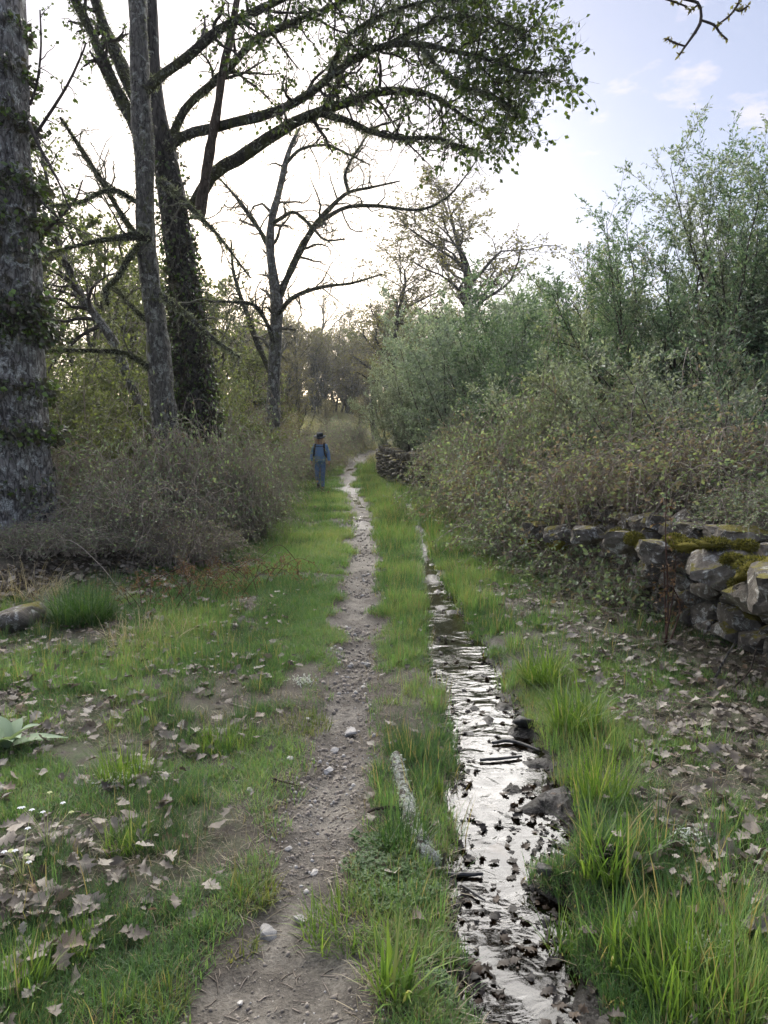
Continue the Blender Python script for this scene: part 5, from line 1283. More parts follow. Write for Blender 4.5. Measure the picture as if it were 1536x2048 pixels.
def rocks():
    g = np.random.default_rng(833)
    def rock(name, label, u, v, w, seed, m, hk=.6, sink=.25, group=None, dep=None, cat='stone'):
        p = on(u, v); d = p[1] if dep is None else dep
        L = w * math.hypot(p[1], EYE) / F_PX
        me = rock_mesh(name, seed, m, .3, .2, 5, None, (1, 1, 1), 12, (.7, 1.0), False) if name == 'path_stone' else rock_mesh(name, seed, m, .5, .22, 5)
        o = link(name, me); o.location = Vector((float(p[0]), float(p[1]), float(p[2] + L * hk * (.5 - sink)))); o.scale = (L, L * g.uniform(.7, .95), L * hk); o.rotation_euler = (g.normal(0, .15), g.normal(0, .15), g.uniform(0, 6.28))
        return tag(o, label, cat, group)
    rock('boulder', 'lichened grey rock at the left edge below the dark sedge clump', 30, 1258, 110, 1, M_STONE, .45, .2)
    for k, (u, v, w, L) in enumerate([(537, 1870, 34, 'largest pale stone on the path near the bottom'), (600, 1843, 22, 'flat white stone right of the largest pale path stone'), (628, 1748, 16, 'small white stone in the middle of the path'),
                                      (580, 1520, 14, 'white pebble on the left rim of the path'), (657, 1545, 24, 'pale grey stone beside twigs on the path'), (700, 1470, 26, 'flat grey stone at the right rim of the path'), (617, 1440, 13, 'white pebble below the mossy turf bank'), (500, 1585, 18, 'tan stone in the turf left of the path'), (577, 1700, 14, 'thin pale chip on the path'), (668, 1503, 16, 'pale chip above the grey stone on the path'), (480, 2008, 12, 'white chip on the mud at the bottom of the path'), (735, 1335, 16, 'small pale stone on the far stretch of the near path')]):
        rock('path_stone', L, u, v, w, 40 + k, M_PEBBLE, .45, .15, 'pale stones on the path')
    for k, (u, v, w, m, L, hk) in enumerate([(992, 1722, 50, M_PEBBLE, 'pale rounded stone in the middle of the brook', .7), (960, 1700, 34, M_WETROCK, 'dark wet stone left of the pale brook stone', .6), (975, 1665, 40, M_WETROCK, 'dark wet stone behind the pale brook stone', .6), (1060, 1725, 46, M_WETROCK, 'large dark wet stone right of the pale brook stone', .7), (1088, 1748, 30, M_WETROCK, 'dark stone at the muddy right bank of the brook', .7),
                                            (1003, 1640, 28, M_WETROCK, 'dark stone in the upper line across the brook', .6), (945, 1635, 34, M_WETROCK, 'dark stone at the left end of the stone line across the brook', .6), (985, 1625, 26, M_STONE, 'brownish stone in the line across the brook', .5), (932, 1490, 44, M_WETROCK, 'dark mud-coated stone at the left bank under the upper pool', .6), (1045, 1462, 40, M_WETROCK, 'black stone jutting from the right bank above the pools', .5), (935, 1815, 44, M_WETROCK, 'dark clod-like stone on the left bank of the lower pool', .7), (975, 1577, 22, M_WETROCK, 'small black stone in the middle pool', .6), (918, 1620, 40, M_STONE, 'grey stone in the left bank beside the log', .6), (1075, 1470, 26, M_WETROCK, 'small black stone beside the jutting bank stone', .5)]):
        rock('brook_stone', L, u, v, w, 70 + k, m, hk, .2, 'stones in the brook')
rocks()

# ================================================================ leaf litter, log, plants, sticks
def dry_leaf_mat(name, stops):
    m, n, l, out = mat(name)
    oi = n.new('ShaderNodeObjectInfo'); tc = n.new('ShaderNodeTexCoord')
    r = ramp(n, stops); l.new(oi.outputs['Random'], r.inputs['Fac'])
    nz = noise(n, l, 30, 4, .6, tc.outputs['Object']); rr = ramp(n, [(.3, (.65, .62, .6)), (.65, (1.1, 1.1, 1.1))]); l.new(nz.outputs['Fac'], rr.inputs['Fac'])
    mu = n.new('ShaderNodeMixRGB'); mu.blend_type = 'MULTIPLY'; mu.inputs['Fac'].default_value = 1; l.new(r.outputs['Color'], mu.inputs['Color1']); l.new(rr.outputs['Color'], mu.inputs['Color2'])
    p = n.new('ShaderNodeBsdfPrincipled'); p.inputs['Roughness'].default_value = .55; p.inputs['Specular IOR Level'].default_value = .4
    t = n.new('ShaderNodeBsdfTranslucent'); mx = n.new('ShaderNodeMixShader'); mx.inputs['Fac'].default_value = .2
    l.new(mu.outputs['Color'], p.inputs['Base Color']); l.new(mu.outputs['Color'], t.inputs['Color']); l.new(p.outputs[0], mx.inputs[1]); l.new(t.outputs[0], mx.inputs[2]); l.new(mx.outputs[0], out.inputs['Surface'])
    return m
M_DRYLEAF = dry_leaf_mat('dry_oak_leaf', [(0, (.07, .056, .042)), (.3, (.165, .138, .105)), (.65, (.27, .238, .19)), (.9, (.41, .375, .315)), (1, (.21, .14, .08))])
M_WETLEAF = dry_leaf_mat('sodden_leaf', [(0, (.012, .010, .008)), (.7, (.035, .026, .018)), (1, (.09, .06, .035))])

def oak_leaf_mesh(name, seed, m, lob=4):
    g = np.random.default_rng(seed)
    n = 13; t = np.linspace(0, 1, n)
    env = .30 * np.sin(np.pi * np.clip(t * .92 + .06, 0, 1) ** 1.25)
    lobes = 1 + (.42 if lob > 2 else .08) * np.sin(t * np.pi * 2 * lob + g.uniform(-.5, .5))
    wl = env * lobes * g.uniform(.85, 1.1, n) + .012; wr = env * np.roll(lobes, 0) * g.uniform(.85, 1.1, n) + .012
    wl[0] = wr[0] = .012; wl[-1] = wr[-1] = .02
    cup = g.uniform(-.5, .9); bend = g.uniform(-.7, .9); tw = g.uniform(-.8, .8)
    y = t - .5
    zc = bend * .35 * (y ** 2) + .03 * np.sin(t * 9 + g.uniform(0, 6))
    C = np.stack([.04 * np.sin(t * 3 + seed), y, zc], 1)
    zl = zc + cup * wl * .8 + tw * wl * y + g.normal(0, .012, n); zr = zc + cup * wr * .8 - tw * wr * y + g.normal(0, .012, n)
    Lf = np.stack([C[:, 0] - wl, y + .06 * wl, zl], 1); Rt = np.stack([C[:, 0] + wr, y + .06 * wr, zr], 1)
    V = np.concatenate([C, Lf, Rt]); i = np.arange(n - 1)[:, None]
    F_ = np.concatenate([np.hstack([i, i + 1, n + i + 1, n + i]), np.hstack([i, 2 * n + i, 2 * n + i + 1, i + 1])])
    V[:, 2] -= V[:, 2].min() - .0
    return make_mesh(name, V, F_, m, True)

M_GRIT = plain_mat('path_grit', (.16, .14, .115), (.34, .30, .255), 50, .85, .2, .3, .3)
def litter():
    g = np.random.default_rng(901)
    me = [oak_leaf_mesh('oak_leaf', 10 + k, M_DRYLEAF, (4, 4, 3, 5, 4, 3, 2, 4, 3)[k]) for k in range(9)]
    n = 60000
    y = 1.3 * (11 / 1.3) ** g.random(n); x = g.uniform(-5, 3.4, n)
    k0 = np.abs(x) < .58 * y + .5; x, y = x[k0], y[k0]
    dp, ds = masks(x, y); left = x < path_c(y); dL = path_c(y) - path_h(y) - x; dR = x - str_c(y) - str_h(y)
    pat = fbm(x * 2.6 + 60, y * 2.6, 3)
    dens = np.where(left, (sstep(.08, .9, dL) * (.38 + 1.0 * pat) + .30 * sstep(1.0, 2.0, dL)) * sstep(8.5, 5.5, y), np.where(dR > .08, sstep(.1, .75, dR) * (.75 + .9 * pat) * sstep(10, 7.5, y), .05 + .10 * pat))
    dens = np.where(dp < .0, .008, dens)
    ok = (g.random(len(x)) < np.clip(dens, 0, 1) * .62) & (ds > .03) & (x > hedge_x(y) - .8) & (x < wall_x(y))
    x, y, left = x[ok], y[ok], left[ok]
    z = gz(x, y) + g.uniform(.0, .05, len(x))
    sc_ = .022 + .068 * g.random(len(x)) ** 1.2; rz = g.uniform(0, 6.28, len(x)); tl = g.normal(0, .38, (len(x), 2)); tl += np.where(g.random((len(x), 1)) < .25, g.normal(0, .5, (len(x), 2)), 0)
    # those that show largest become single leaves
    infr = (np.abs(x) < .50 * np.hypot(y, EYE) + .05) & (y > 1.75)
    score = np.where(infr, sc_ / np.hypot(y, EYE), 0); order = np.argsort(-score); top = order[:300]
    for i in top:
        o = link('oak_leaf', me[g.integers(9)]); o.location = (float(x[i]), float(y[i]), float(z[i]) + .004); s = float(sc_[i]); o.scale = (s * g.uniform(.85, 1.15), s, s); o.rotation_euler = (float(tl[i, 0]), float(tl[i, 1]), float(rz[i]))
        if left[i] and y[i] < 2.7: tag(o, 'dry oak leaf among the thick litter at the lower left', 'leaf', 'fallen oak leaves at the lower left')
        elif left[i]: tag(o, 'dry oak leaf lying higher up the grass verge left of the path', 'leaf', 'fallen oak leaves on the left verge')
        elif x[i] > wall_x(y[i]) - .75: tag(o, 'dry oak leaf in the litter near the foot of the wall', 'leaf', 'fallen oak leaves below the wall')
        elif x[i] > str_c(y[i]): tag(o, 'dry oak leaf lying between the brook and the wall litter', 'leaf', 'fallen oak leaves right of the brook')
        else: tag(o, 'dry oak leaf lying on the strip between path and brook', 'leaf', 'fallen oak leaves between path and brook')
    rest = np.setdiff1d(np.arange(len(x)), top)
    # more on the top of the wall and under the brambles
    m = 900; yw = g.uniform(4.2, 8.5, m); xw = wall_x(yw) + g.uniform(.1, .8, m); zw = gz(xw - .6, yw) * 0 + gz(wall_x(yw) - .3, yw) + .70 + g.uniform(0, .06, m)
    m2 = 1500; yl = g.uniform(6, 10, m2); xl = hedge_x(yl) - g.uniform(-.5, 1.2, m2); zl = gz(xl, yl) + g.uniform(0, .05, m2)
    X = np.concatenate([x[rest], xw, xl]); Y = np.concatenate([y[rest], yw, yl]); Z = np.concatenate([z[rest], zw, zl])
    M = len(X)
    scatter('leaf_litter', np.stack([X, Y, Z], 1), np.concatenate([sc_[rest], g.uniform(.07, .12, m + m2)]), g.uniform(0, 6.28, M), g.integers(0, 9, M), g.random(M), me, g.normal(0, .35, (M, 2)))
    # sodden leaves and bits in and beside the brook
    mw = [oak_leaf_mesh('sodden_leaf', 30 + k, M_WETLEAF) for k in range(5)]
    n = 5200
    y = 1.5 * (9 / 1.5) ** g.random(n); x = str_c(y) + g.uniform(-1.15, 1.25, n) * (str_h(y) + .05)
    dp, ds = masks(x, y)
    heap = np.exp(-(((x - 0.78) / .22) ** 2 + ((y - 2.9) / .45) ** 2))
    edge = np.exp(-(ds / .07) ** 2)
    pr = .03 + .55 * heap + .30 * edge * sstep(6.5, 4.5, y) + .10 * sstep(.05, .35, fbm(x * 5, y * 5, 3))
    ok = g.random(n) < pr; x, y = x[ok], y[ok]
    wz = slope(y) - .062; z = np.maximum(gz(x, y) + .003, wz - .004 + g.uniform(0, .012, len(x)))
    scatter('sodden_leaf_debris', np.stack([x, y, z], 1), g.uniform(.012, .06, len(x)), g.uniform(0, 6.28, len(x)), g.integers(0, 5, len(x)), g.random(len(x)), mw, g.normal(0, .3, (len(x), 2)))
    # gravel on the path
    peb = [rock_mesh('gravel', 300 + k, M_PEBBLE, .5, .25, 2) for k in range(3)] + [rock_mesh('gravel_dark', 310 + k, M_GRIT, .5, .25, 2) for k in range(4)]
    n = 26000; y = 1.5 * (16 / 1.5) ** g.random(n); x = path_c(y) + g.uniform(-1.1, 1.1, n) * (path_h(y) + .05)
    dp, ds = masks(x, y); ok = (dp < .04) & (g.random(n) < .16 + .5 * fbm(x * 3, y * 3, 2)); x, y = x[ok], y[ok]
    scatter('path_gravel', np.stack([x, y, gz(x, y)], 1), .004 + .014 * g.random(len(x)) ** 4 * np.clip(y / 3, 1, 2) + .0009 * y, g.uniform(0, 6.28, len(x)), np.where(g.random(len(x)) < .13, g.integers(0, 3, len(x)), g.integers(3, 7, len(x))), g.random(len(x)), peb, g.normal(0, .3, (len(x), 2)))
    # bits of twig and bark on the path
    n = 900; y = 1.6 * (9 / 1.6) ** g.random(n); x = path_c(y) + g.uniform(-1.2, 1.2, n) * (path_h(y) + .1)
    p0 = np.stack([x, y, gz(x, y) + .004], 1); a = g.uniform(0, 6.28, n); L = g.uniform(.015, .07, n)
    pts = np.stack([p0, p0 + np.stack([np.cos(a) * L, np.sin(a) * L, .002 + 0 * L], 1)], 1); pts = np.stack([pts[:, 0], pts.mean(1) + g.normal(0, .003, (n, 3)), pts[:, 1]], 1)
    pts[:, :, 2] = gz(pts[:, :, 0], pts[:, :, 1]) + .003
    V, F_ = tubes(pts, np.tile([.0016, .002, .0012], (n, 1)), 3)
    o = link('twig_litter', make_mesh('twig_litter', V, F_, M_TWIG_BROWN)); o['kind'] = 'stuff'
litter()

M_TUFT = leaf_mat('tussock_blades', [(0.0, (0.06, 0.11, 0.028)), (0.5, (0.115, 0.19, 0.04)), (0.9, (0.18, 0.25, 0.05)), (1.0, (0.33, 0.28, 0.15))], .4, .45, .4)
M_TUFT_OLIVE = leaf_mat('olive_tussock', [(0.0, (0.07, 0.10, 0.025)), (0.6, (0.135, 0.17, 0.04)), (1.0, (0.25, 0.21, 0.09))], .4, .5, .3)
M_SEDGE2 = leaf_mat('sedge_clump', [(0.0, (0.025, 0.06, 0.02)), (0.7, (0.055, 0.12, 0.03)), (1.0, (0.12, 0.17, 0.05))], .35, .4, .5)
M_STRAW2 = leaf_mat('straw', [(0.0, (0.24, 0.19, 0.11)), (1.0, (0.48, 0.40, 0.26))], .25, .6, .3)
def tussocks():
    g = np.random.default_rng(911)
    def tus(name, label, u, v, n, rad, h, lean, wid, m, cat='grass', group=None, curl=.7):
        p = on(u, v); me = tuft_mesh(name, n, rad, h, lean, wid, m, int(u * 7 + v), curl)
        b = np.zeros(len(me.vertices), np.float32); me.attributes['blade'].data.foreach_get('value', b)
        a = me.attributes.new('tint', 'FLOAT', 'POINT'); a.data.foreach_set('value', b)
        o = link(name, me, loc=Vector([float(c) for c in p])); return tag(o, label, cat, group)
    GT = 'tussocks along path and brook'
    tus('sedge_clump', 'big dark green sedge clump left of the path below the brambles', 165, 1242, 1100, .26, .42, .75, .006, M_SEDGE2, 'sedge')
    tus('dry_grass_clump', 'flattened straw-coloured grass clump right of the dark sedge', 290, 1280, 340, .30, .30, 2.2, .005, M_STRAW2)
    tus('dry_grass_clump', 'straw-coloured dead grass at the left edge above the grey rock', 60, 1205, 360, .35, .38, 1.6, .005, M_STRAW2)
    for (u, v, n, r, h, le, w, m, L) in [(1085, 1365, 300, .12, .33, .7, .007, M_TUFT, 'bright tussock hanging over the brook right of the middle pool'), (1150, 1455, 280, .12, .32, .8, .007, M_TUFT, 'arching tussock above the black bank stone'), (1215, 1760, 110, .09, .30, .6, .008, M_TUFT, 'broad-bladed tussock right of the lower pool'), (1200, 1600, 260, .13, .28, .45, .006, M_TUFT, 'tall thin grass clump right of the stone heap'),
                                         (790, 1985, 60, .05, .24, .7, .009, M_TUFT, 'long-bladed bright tuft at the bottom between path and brook'), (505, 1790, 260, .09, .10, 1.1, .004, M_TUFT_OLIVE, 'olive tuft bulging into the path at lower left'), (700, 1850, 520, .16, .12, .9, .004, M_TUFT, 'wide turf cushion between the lower path and the brook'), (805, 1690, 330, .10, .17, .6, .004, M_SEDGE2, 'dark green clump beside the lichened log'), (865, 1580, 130, .05, .12, .6, .005, M_TUFT, 'small bright tuft by the left bank of the brook'),
                                         (1420, 2010, 420, .18, .26, .5, .006, M_TUFT, 'large clump of tall grass at the lower right corner'), (1300, 1930, 200, .12, .22, .6, .006, M_TUFT, 'clump of tall grass left of the lower right corner'), (255, 1690, 240, .09, .13, .6, .004, M_TUFT, 'short dense tuft in the leaf litter at left'), (250, 1560, 260, .12, .22, .4, .005, M_TUFT, 'upright tall tuft left of the white lichen bits'), (480, 1900, 110, .06, .06, 1.2, .004, M_TUFT_OLIVE, 'low star-shaped tuft at the left rim of the lower path'),
                                         (330, 2005, 160, .07, .08, 1.1, .004, M_TUFT_OLIVE, 'olive tuft at the bottom left of the path'), (230, 2035, 200, .08, .09, .8, .004, M_TUFT, 'bright tuft at the bottom edge on the left'), (150, 1900, 200, .08, .10, .7, .004, M_TUFT, 'bright tuft among the leaves at lower left'), (30, 1990, 180, .08, .16, .7, .005, M_TUFT, 'tuft at the bottom left corner'), (1125, 1900, 60, .05, .14, .5, .006, M_TUFT, 'thin tuft growing in the mud beside the lower pool'), (450, 1490, 420, .16, .14, .5, .004, M_TUFT, 'bright grass cushion in the middle of the left verge'), (600, 1450, 520, .18, .07, 1.0, .004, M_TUFT_OLIVE, 'mossy olive turf bank on the left rim of the path')]:
        tus('grass_tussock', L, u, v, n, r, h, le, w, m, 'grass', GT)
tussocks()

M_LOG = bark_mat('lichened_log', (0.06, 0.05, 0.04), (0.2, 0.18, 0.15), (0.66, 0.70, 0.64), 1.35, (.10, .11, .04), .1, 3.0, .9, .6)
M_MULLEIN = leaf_mat('felted_leaf', [(0, (.17, .23, .15)), (1, (.30, .37, .25))], .2, .85, .2)
M_WHITE = plain_mat('white_petals', (.7, .7, .68), (.82, .82, .8), 30, .6, 0)
M_YELLOWB = plain_mat('pale_buds', (.45, .48, .2), (.6, .62, .3), 30, .6, 0)
M_REDSTEM = plain_mat('dead_red_stalk', (.055, .030, .022), (.13, .075, .055), 20, .85, .2)
M_PALESTICK = plain_mat('bleached_stick', (.28, .24, .19), (.45, .40, .33), 30, .8, .2)
M_BRACKEN = leaf_mat('dead_bracken', [(0, (.10, .055, .032)), (.6, (.19, .115, .065)), (1, (.30, .20, .12))], .25, .7, .2)
M_CLOVER = leaf_mat('clover', [(0, (.035, .075, .022)), (1, (.085, .15, .04))], .3, .5, .4)

def small_things():
    g = np.random.default_rng(921)
    # lichened log
    rows = [(792, 1522), (806, 1575), (818, 1625), (832, 1672), (852, 1715), (874, 1752)]
    pts = [on(u, v) + np.array([0, 0, .028]) for u, v in rows]
    lp, lr = resample(pts, [.026, .030, .033, .034, .036, .034], 40); lp[:, 2] = np.maximum(gz(lp[:, 0], lp[:, 1]) + .012, np.linspace(lp[0, 2], lp[-1, 2], 40))
    root = thing('fallen_log', 'white-lichened fallen log lying in the grass left of the brook', 'log', lp[20] - np.array([0, 0, .03]))
    V, F_ = tubes(lp, lr, 14, .25, 14)
    V = np.concatenate([V, [lp[0], lp[-1]]]); n0 = len(V) - 2; N = 40
    caps = [[n0, (j + 1) % 14, j] for j in range(14)] + [[n0 + 1, 39 * 14 + j, 39 * 14 + (j + 1) % 14] for j in range(14)]
    part('trunk', V, [F_, np.array(caps)], M_LOG, root)
    lf = fuzz(lp[None], lr[None] * 1.02, 700, (.008, .022), .6, 0, 1.2, g); lt = part('lichen', lf[0], lf[1], leaf_mat('log_lichen', [(0, (.30, .33, .27)), (1, (.62, .66, .58))], .2, .9, .1), root, False, T(lf[2])); lt['kind'] = 'stuff'
    st = limb([(815, 1625, lp[16][1], 8), (780, 1632, lp[16][1], 7), (735, 1640, lp[16][1], 5)], 8)[0]; st[:, 2] = gz(st[:, 0], st[:, 1]) + .02
    V, F_ = tubes(st, np.linspace(.011, .006, 8), 6, .2, 10); part('branch_stub', V, F_, M_BARK_DEAD, root)

    # mullein rosette
    b = on(15, 1500)
    root = thing('mullein_plant', 'grey-green felted rosette plant at the left edge', 'plant', b)
    for k in range(13):
        a = k * 2.4 + g.normal(0, .2); L = g.uniform(.17, .28); el = R(g.uniform(15, 70)); n = 9
        t = np.linspace(0, 1, n); rad = L * (np.cos(el) * t + .25 * t * t); hz = L * (np.sin(el) * t - .35 * t * t)
        w = L * .20 * np.sin(np.pi * np.clip(t, .04, .985) ** .8)
        dx, dy = math.cos(a), math.sin(a)
        C = np.stack([rad * dx, rad * dy, hz + .01], 1); S = np.array([-dy, dx, 0])
        Lf = C + S * w[:, None] + UP * (w * .35)[:, None]; Rt = C - S * w[:, None] + UP * (w * .35)[:, None]
        V = np.concatenate([C, Lf, Rt]) + b; i = np.arange(n - 1)[:, None]
        F_ = np.concatenate([np.hstack([i, i + 1, n + i + 1, n + i]), np.hstack([i, 2 * n + i, 2 * n + i + 1, i + 1])])
        part('leaf', V, F_, M_MULLEIN, root, True, T(np.full(len(V), g.random())))
    # white flowers at left
    for (u, v, nst, L) in [(45, 1770, 9, 'spray of small white bell flowers at the left edge'), (95, 1700, 6, 'thin spray of white flowers right of the edge spray')]:
        b = on(u, v); root = thing('white_wildflower', L, 'flower', b, 'white flowers at the left edge')
        for k in range(nst):
            a = g.uniform(0, 6.28); h = g.uniform(.12, .24); e = np.array([math.cos(a), math.sin(a), 0]) * g.uniform(.02, .08)
            c = resample([b, b + e * .5 + UP * h * .6, b + e * 1.3 + UP * h], [.0016, .0013, .001], 7)
            V, F_ = tubes(c[0], c[1], 4); fs = part('flower_stem', V, F_, M_YELLOWB, root)
            q = c[0][-1]; Vs = []
            for j in range(5):
                aj = j * 1.257; d = np.array([math.cos(aj), math.sin(aj), -.5]); d /= np.linalg.norm(d); s = np.cross(d, UP); s /= np.linalg.norm(s); l = .013
                Vs.append(np.array([q, q + d * l * .5 + s * l * .4, q + d * l, q + d * l * .5 - s * l * .4]))
            part('flower', np.concatenate(Vs), np.arange(20).reshape(5, 4), M_WHITE if k % 3 else M_YELLOWB, fs, False)
    # dead dark stalk by the wall
    b = on(1335, 1292)
    root = thing('dead_dock_stalk', 'dark dead upright stalk standing before the mossy wall', 'plant', b)
    d0 = b[1]
    for rows in ([(1338, 1292), (1336, 1200), (1333, 1120), (1331, 1050), (1335, 955)], [(1340, 1290), (1343, 1210), (1350, 1150), (1352, 1110)], [(1333, 1290), (1330, 1200), (1328, 1130)], [(1352, 1290), (1360, 1220), (1348, 1180), (1330, 1170)]):
        pp = [P(u, v, d0 + g.normal(0, .03)) for u, v in rows]; pp[0] = b + np.array([g.normal(0, .015), g.normal(0, .015), -.02])
        c, r = resample(pp, np.linspace(.008, .003, len(pp)), 16); V, F_ = tubes(c, r, 5, .2, 12); part('stalk', V, F_, M_REDSTEM, root)
        P2, R2 = grow(c[None], r[None], 12, (.06, .20), 5, .2, .95, (30, 80), -.1, .3, -.1, .5, .3, .0015, .2, g); V, F_ = tubes(P2, R2, 3); o = part('side_twigs', V, F_, M_REDSTEM, root); o['kind'] = 'stuff'
        q, t = sample_on(P2, 4, .3, 1, g); lv = leaf_quads(q, t, (.015, .04), .5, .7, .5, .15, 0, g); o = part('dead_leaves', lv[0], lv[1], M_BRACKEN, root, False, T(lv[2])); o['kind'] = 'stuff'
    # sticks
    for (rows, r, m, L) in [([(1180, 1256), (1225, 1270), (1290, 1282)], .006, M_TWIG_BROWN, 'thin brown stick in the grass left of the dead stalk'), ([(1262, 1296), (1300, 1290), (1318, 1286)], .010, M_PALESTICK, 'bleached broken stick lying at the foot of the dead stalk'), ([(1310, 1287), (1322, 1306), (1330, 1320)], .007, M_BARK_DEAD, 'short dark stick bent down from the bleached one'), ([(1085, 1225), (1140, 1248), (1200, 1275)], .004, M_TWIG_BROWN, 'long thin twig arching through the brook-side grass'),
                            ([(1425, 1370), (1445, 1330), (1468, 1285)], .009, M_BARK_OAK, 'lichened stick leaning on the wall foot'), ([(1455, 1390), (1500, 1345), (1512, 1300)], .006, M_BARK_DEAD, 'dark curved stick leaning on the wall at the right edge'), ([(545, 1562), (565, 1570), (598, 1578)], .005, M_BARK_DEAD, 'short twig lying across the left rim of the path'), ([(890, 1748), (930, 1747), (965, 1746)], .010, M_WETROCK, 'wet black stick across the brook below the stones'), ([(925, 1772), (945, 1785), (965, 1800)], .006, M_WETROCK, 'small wet stick slanting in the lower pool'), ([(985, 1486), (1020, 1482), (1075, 1500)], .011, M_WETROCK, 'wet black branch across the upper pool'), ([(960, 1520), (1000, 1516), (1040, 1512)], .009, M_WETROCK, 'second wet branch just below the upper one'), ([(500, 1420), (480, 1415), (455, 1405)], .004, M_PALESTICK, 'pale dry stem lying in the left turf')]:
        pts = []
        leanup = 'leaning' in L or 'arching' in L
        for k, (u, v) in enumerate(rows):
            p = on(u, v)
            if leanup: p = P(u, v, on(*rows[0])[1] + .05 * k)
            p[2] = p[2] + .012
            if 'wet' in L: p = P(u, v, (EYE + .05) / (-ray(u, v)[2] / ray(u, v)[1]))
            pts.append(p)
        c, rr = resample(pts, [r, r * .9, r * .6], 14); c = c + np.cumsum(g.normal(0, .0015, c.shape), 0) * np.array([1, 1, .4])
        V, F_ = tubes(c, rr, 6, .25, 14); solo('stick', V, F_, m, L, 'stick')
    # dead bracken and bent canes at left
    for (u, v, n, h, L) in [(400, 1190, 16, .55, 'rust-brown dead bracken below the left brambles'), (520, 1165, 12, .5, 'rust-brown dead bracken right of the first patch'), (300, 1215, 10, .5, 'thin dead bracken behind the straw clump')]:
        b = on(u, v); root = thing('dead_bracken', L, 'plant', b, 'dead bracken below the left brambles')
        a = g.uniform(0, 6.28, n); o = np.stack([np.cos(a), np.sin(a), 0 * a], 1); s = np.linspace(0, 1, 9)[None, :, None]
        base = b + np.stack([g.normal(0, .25, n), g.normal(0, .15, n), 0 * a], 1)
        pts = base[:, None] + o[:, None] * s * h * 1.1 + UP * (1.6 * s * (1 - s) * h + .1 * s)
        R0 = np.tile(np.linspace(.004, .0015, 9), (n, 1)); V, F_ = tubes(pts, R0, 4); part('stalks', V, F_, M_REDSTEM, root)['kind'] = 'stuff'
        P2, R2 = grow(pts, R0, 10, (.06, .2), 4, .25, 1, (50, 85), -.1, .2, -.1, .5, .3, .001, .4, g); q, t = sample_on(P2, 7, .05, 1, g)
        lv = leaf_quads(q, t, (.015, .035), .4, .8, .4, .1, 0, g); part('fronds', lv[0], lv[1], M_BRACKEN, root, False, T(lv[2]))['kind'] = 'stuff'
    for (rows, L) in [([(600, 1130), (560, 1090), (520, 1115), (470, 1180)], 'long bare bramble cane arching over the left grass edge'), ([(90, 1165), (135, 1080), (200, 1130), (250, 1250)], 'pale dry cane arching above the sedge clump'), ([(265, 1190), (330, 1150), (420, 1120), (500, 1160)], 'brown cane bent across the dead bracken')]:
        d0 = on(*rows[0])[1]; pp = [P(u, v, d0 - .25 * k) for k, (u, v) in enumerate(rows)]; pp[0] = on(*rows[0]); pp[-1][2] = max(pp[-1][2], gz1(pp[-1][0], pp[-1][1]) + .02)
        c, r = resample(pp, [.005, .0045, .0035, .002], 24); V, F_ = tubes(c, r, 5); solo('bramble_cane', V, F_, M_PALESTICK if 'pale' in L else M_REDSTEM, L, 'cane')
    # clover
    n = 5200; y = g.uniform(1.7, 3.0, n); x = path_c(y) + path_h(y) + g.uniform(-.06, .5, n)
    dp, ds = masks(x, y); ok = (dp > -.02) & (ds > .05) & (fbm(x * 4 + 8, y * 4, 3) > .02); x, y = x[ok], y[ok]
    q = np.stack([x, y, gz(x, y) + g.uniform(.008, .03, len(x))], 1); q = np.repeat(q, 3, 0); a = g.uniform(0, 6.28, len(x)); a = (np.repeat(a, 3).reshape(-1, 3) + np.array([0, 2.1, 4.2])).ravel()
    t = np.stack([np.cos(a), np.sin(a), .15 + 0 * a], 1); lv = leaf_quads(q, t, (.009, .016), .95, .12, 0, .12, 3, g)
    o = link('clover', make_mesh('clover', lv[0], lv[1], M_CLOVER, False, T(lv[2]))); o['kind'] = 'stuff'
    # pale lichen scraps lying in the grass
    for k, (u, v, L) in enumerate([(225, 1575, 'white lichen scrap in the grass at left'), (275, 1545, 'white lichen scrap right of the first one'), (605, 1370, 'white lichen scrap at the left rim of the path'), (1430, 1915, 'pale lichen scrap in the leaves at lower right'), (1385, 1690, 'pale lichen scrap in the leaves on the right bank')]):
        b = on(u, v); q = b + g.normal(0, 1, (120, 3)) * np.array([.045, .035, .012]) + UP * .03; lv = leaf_quads(q, g.normal(size=(120, 3)), (.012, .028), .35, .6, 0, .1, 0, g)
        solo('lichen_scrap', lv[0], lv[1], leaf_mat('lichen_scrap', [(0, (.45, .48, .44)), (1, (.72, .74, .70))], .2, .8, .2) if k == 0 else bpy.data.materials['lichen_scrap'], L, 'lichen', 'pale lichen scraps', False, T(lv[2]))
small_things()

